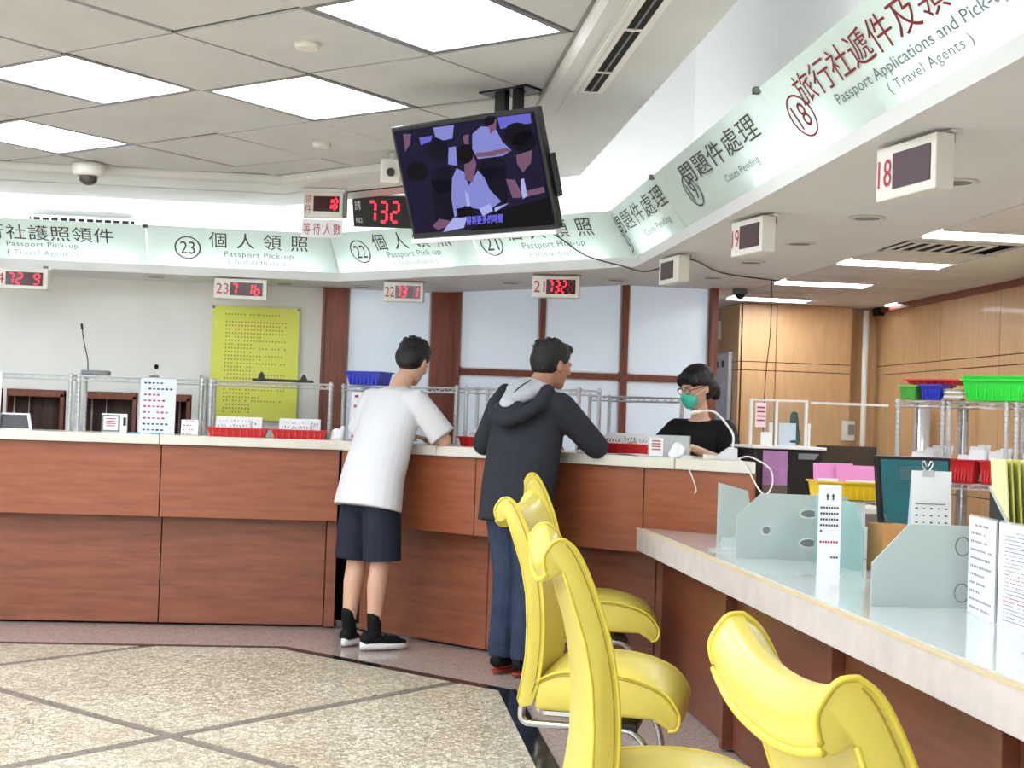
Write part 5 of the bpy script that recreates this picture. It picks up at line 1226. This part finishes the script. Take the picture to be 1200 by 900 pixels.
# ---- man in the hooded jacket
t = thing('person','person in a charcoal hooded jacket and jeans leaning on the counter, seen from behind','person',(.80,7.19,0),-pi/4)
b = MB(); hc = (.035,.225,1.60); T,hm = head(b,hc,radians(-16),radians(-8),1.10)
b.cap((.0,.13,1.44),(.02,.18,1.53),(.064,.062),(.060,.060),X1)
b.cap((0,.03,.92),(0,.06,1.15),(.14,.10),(.14,.10),X1); b.cap((0,.06,1.15),(0,.11,1.38),(.14,.10),(.15,.09),X1)
EL = {-1:(-.335,.13,1.165),1:(.335,.23,1.175)}; WR = {-1:(-.17,.36,1.185),1:(.16,.42,1.187)}
for s in (-1,1):
    b.cap((s*.19,.10,1.36),EL[s],(.045,.045),(.043,.043)); b.cap(EL[s],WR[s],(.043,.041),(.03,.026)); hand(b,WR[s],(-.8*s,.6,-.04),(.6*s,-.8,0),1.03,.5,s)
for s in (-1,1):
    q_ = .03+s*.075; b.cap((s*.085,.02,.90),(q_,.03,.50),(.08,.085),(.055,.06)); b.cap((q_,.03,.50),(q_,-.01,.10),(.05,.055),(.035,.038)); b.cap((q_,-.0,.07),(q_,.08,.045),(.03,.03),(.03,.02))
remeshed(b,'body',SKIN2,t,.007,3)
h = MB(); m3 = hm
def HE(p,r): h.ell(T(*p),[k*1.10 for k in r],m3)
HE((0,-.014,.050),(.084,.100,.074)); HE((0,-.040,.012),(.083,.078,.080)); HE((0,-.062,-.028),(.064,.040,.036)); HE((0,.055,.082),(.058,.044,.030)); HE((.068,.006,.034),(.014,.040,.036)); HE((-.068,.006,.034),(.014,.040,.036))
for k in range(60):
    a = g.uniform(0,2*pi); e = g.uniform(.1,1.3); d = Vector((sin(e)*cos(a)*.084,-.02+sin(e)*sin(a)*.1,.05+cos(e)*.074)); h.cap(T(*d),T(*(d*1.06)),.006,.003,X1,6)
remeshed(h,'hair',HAIR2,t,.006,1)
j = MB()
j.cap((0,-.01,.765),(0,.02,.98),(.215,.150),(.215,.15),X1,20,flat='s'); j.cap((0,.02,.98),(0,.06,1.18),(.215,.15),(.222,.145),X1,20); j.cap((0,.06,1.18),(0,.10,1.34),(.222,.145),(.215,.12),X1,20)
j.cap((-.17,.10,1.375),(.17,.10,1.375),(.092,.078),(.092,.078),(0,1,0)); j.cap((-.07,.11,1.42),(.07,.11,1.42),(.072,.05),(.072,.05),(0,1,0))
for s in (-1,1):
    j.cap((s*.19,.10,1.37),EL[s],(.085,.08),(.066,.064)); j.cap(EL[s],tuple(Vector(EL[s])*.35+Vector(WR[s])*.65+Vector((0,0,.012))),(.066,.06),(.045,.042))
for k in range(6):
    a = -.75+.3*k; j.cap((.18*sin(a),-.01-.132*cos(a),.84),(.12*sin(a),.03-.125*cos(a),1.14),.016,.010)
# hood lying on the back: thick roll
hp = [(-.135,.05,1.455),(-.140,-.02,1.385),(-.085,-.085,1.325),(.0,-.115,1.295),(.09,-.085,1.325),(.150,-.02,1.385),(.145,.05,1.455)]
for a_,b_ in zip(hp,hp[1:]): j.cap(a_,b_,(.040,.036),(.040,.036))
j.cap((0,-.07,1.36),(0,-.085,1.29),(.10,.05),(.05,.03),X1)
remeshed(j,'jacket',JACKET,t,.008,3)
l = MB(); l.cap((0,.06,1.47),(0,-.085,1.385),(.118,.055),(.055,.040),X1); l.cap((-.07,.10,1.47),(.08,.10,1.47),(.05,.03),(.05,.03),(0,1,0))
l.cap((-.09,.05,1.46),(-.02,-.07,1.385),.032,.022); l.cap((.10,.05,1.46),(.03,-.07,1.385),.032,.022)
lo = remeshed(l,'hood_lining',HOODL,t,.006,2)
MB().tube(bl([(.055,.02,1.508),(.03,-.04,1.468),(.015,-.09,1.42),(.01,-.105,1.40)]),.0028,6).build('hood_seam', JACKET, lo)
je = MB()
for s in (-1,1):
    q_ = .03+s*.075; je.cap((s*.085,.01,.90),(q_,.02,.50),(.105,.12),(.080,.088)); je.cap((q_,.02,.50),(q_,-.015,.075),(.082,.088),(.068,.076),flat='e')
    for k in range(4): je.cap((q_-.04,-.05+.004*k,.12+.035*k),(q_+.04,-.05,.125+.035*k),.026,.024)
je.cap((0,.01,.84),(0,.01,.92),(.185,.135),(.18,.13),X1)
remeshed(je,'jeans',DENIM,t,.008,2)
RS = mat('red_sole',(150,40,34),.6)
shoe(t,(-.045,-.01,0),radians(6),BLACKM,RS,.35); shoe(t,(.105,.0,0),radians(-10),BLACKM,RS,.35)
# ---- clerk
t = thing('person','person in a black top with glasses and a mint face mask behind the counter','person',(1.875,7.62,0),radians(140))
b = MB(); hc = (.0,.075,1.515); T,hm = head(b,hc,radians(-26),radians(-16),.98)
b.cap((0,.02,1.33),(0,.055,1.44),(.050,.050),(.047,.047),X1)
b.cap((0,0,.9),(0,.01,1.1),(.12,.085),(.11,.08),X1); b.cap((0,.01,1.1),(0,.02,1.27),(.11,.08),(.13,.08),X1)
W1 = (.17,.43,1.20); E1_ = (.245,.17,1.10); W2 = (-.12,.36,1.185); E2_ = (-.25,.12,1.09)
for s,el,wr in ((1,E1_,W1),(-1,E2_,W2)):
    b.cap((s*.16,.02,1.27),el,(.038,.038),(.036,.036)); b.cap(el,wr,(.035,.034),(.024,.02)); hand(b,wr,(-.3*s,.9,-.1),(1,.3,0),.9,.7,-s)
for s in (-1,1): b.cap((s*.08,0,.85),(s*.08,.02,.46),(.078,.08),(.052,.054)); b.cap((s*.08,.02,.46),(s*.08,-.01,.09),(.048,.052),(.032,.034)); b.cap((s*.08,-.01,.06),(s*.08,.09,.035),(.03,.03),(.03,.018))
remeshed(b,'body',SKIN,t,.007,3)
h = MB(); m3 = hm
def HE(p,r): h.ell(T(*p),[k*.98 for k in r],m3)
HE((0,-.014,.055),(.088,.102,.078)); HE((0,-.045,.0),(.084,.080,.088)); HE((0,.058,.074),(.066,.040,.028)); HE((.058,.058,.050),(.020,.030,.036)); HE((-.058,.058,.050),(.020,.030,.036)); HE((0,-.115,-.045),(.040,.035,.062)); HE((.076,-.012,.035),(.012,.035,.035)); HE((-.076,-.012,.035),(.012,.035,.035))
remeshed(h,'hair',HAIR,t,.006,1)
mk = MB(); mk.ell(T(0,.062,-.052),[.052,.052,.050],m3); mk.ell(T(0,.092,-.034),[.026,.026,.030],m3); mk.ell(T(0,.072,-.088),[.034,.030,.022],m3)
mo = remeshed(mk,'face_mask',MASKM,t,.005,2)
for s in (-1,1): MB().tube(bl([T(s*.052,.060,-.035),T(s*.068,.03,-.02),T(s*.080,-.004,-.005)]),.0018,5).build('ear_loop', PAPER, mo); 
gl = MB(); GF = mat('glasses_frame',(60,28,30),.3)
gm = thing
for s in (-1,1): gl.tube([T(s*.033+.024*cos(a/14*2*pi),.096,-.002+.018*sin(a/14*2*pi)) for a in range(14)],.0022,6,True); gl.tube([T(s*.057,.096,.004),T(s*.078,.05,.006),T(s*.082,-.01,.006)],.0022,6)
gl.tube([T(-.010,.098,.002),T(.010,.098,.002)],.002,6); go = gl.build('glasses', GF, t, True)
for s in (-1,1):
    e = MB(); e.ell(T(s*.031,.072,-.004),(.011,.009,.007),m3); e.build('eye', mat('eye_dark',(30,22,20),.2), t, True)
    e = MB(); e.cap(T(s*.017,.092,.020),T(s*.046,.082,.022),.0035,.003,(0,0,1),6); e.build('eyebrow', HAIR, t, True)
tp = MB(); tp.cap((0,-.0,.80),(0,.005,1.08),(.165,.12),(.155,.115),X1); tp.cap((0,.005,1.08),(0,.015,1.24),(.155,.115),(.172,.105),X1); tp.cap((-.13,.01,1.285),(.13,.01,1.285),(.070,.055),(.070,.055),(0,1,0))
for s,el in ((1,E1_),(-1,E2_)): tp.cap((s*.145,.012,1.28),tuple(Vector((s*.165,.02,1.29)).lerp(Vector(el),.92)),(.068,.062),(.066,.060))
remeshed(tp,'black_top',BLACKM,t,.008,3)
tr = MB()
for s in (-1,1): tr.cap((s*.08,.0,.86),(s*.08,.02,.46),(.098,.10),(.07,.075)); tr.cap((s*.08,.02,.46),(s*.08,-.01,.06),(.07,.075),(.055,.06))
tr.cap((0,0,.84),(0,0,.9),(.16,.115),(.155,.11),X1); remeshed(tr,'trousers',NAVY,t,.009,2)
shoe(t,(-.08,-.01,0),0,BLACKM,BLACK); shoe(t,(.08,-.01,0),0,BLACKM,BLACK)
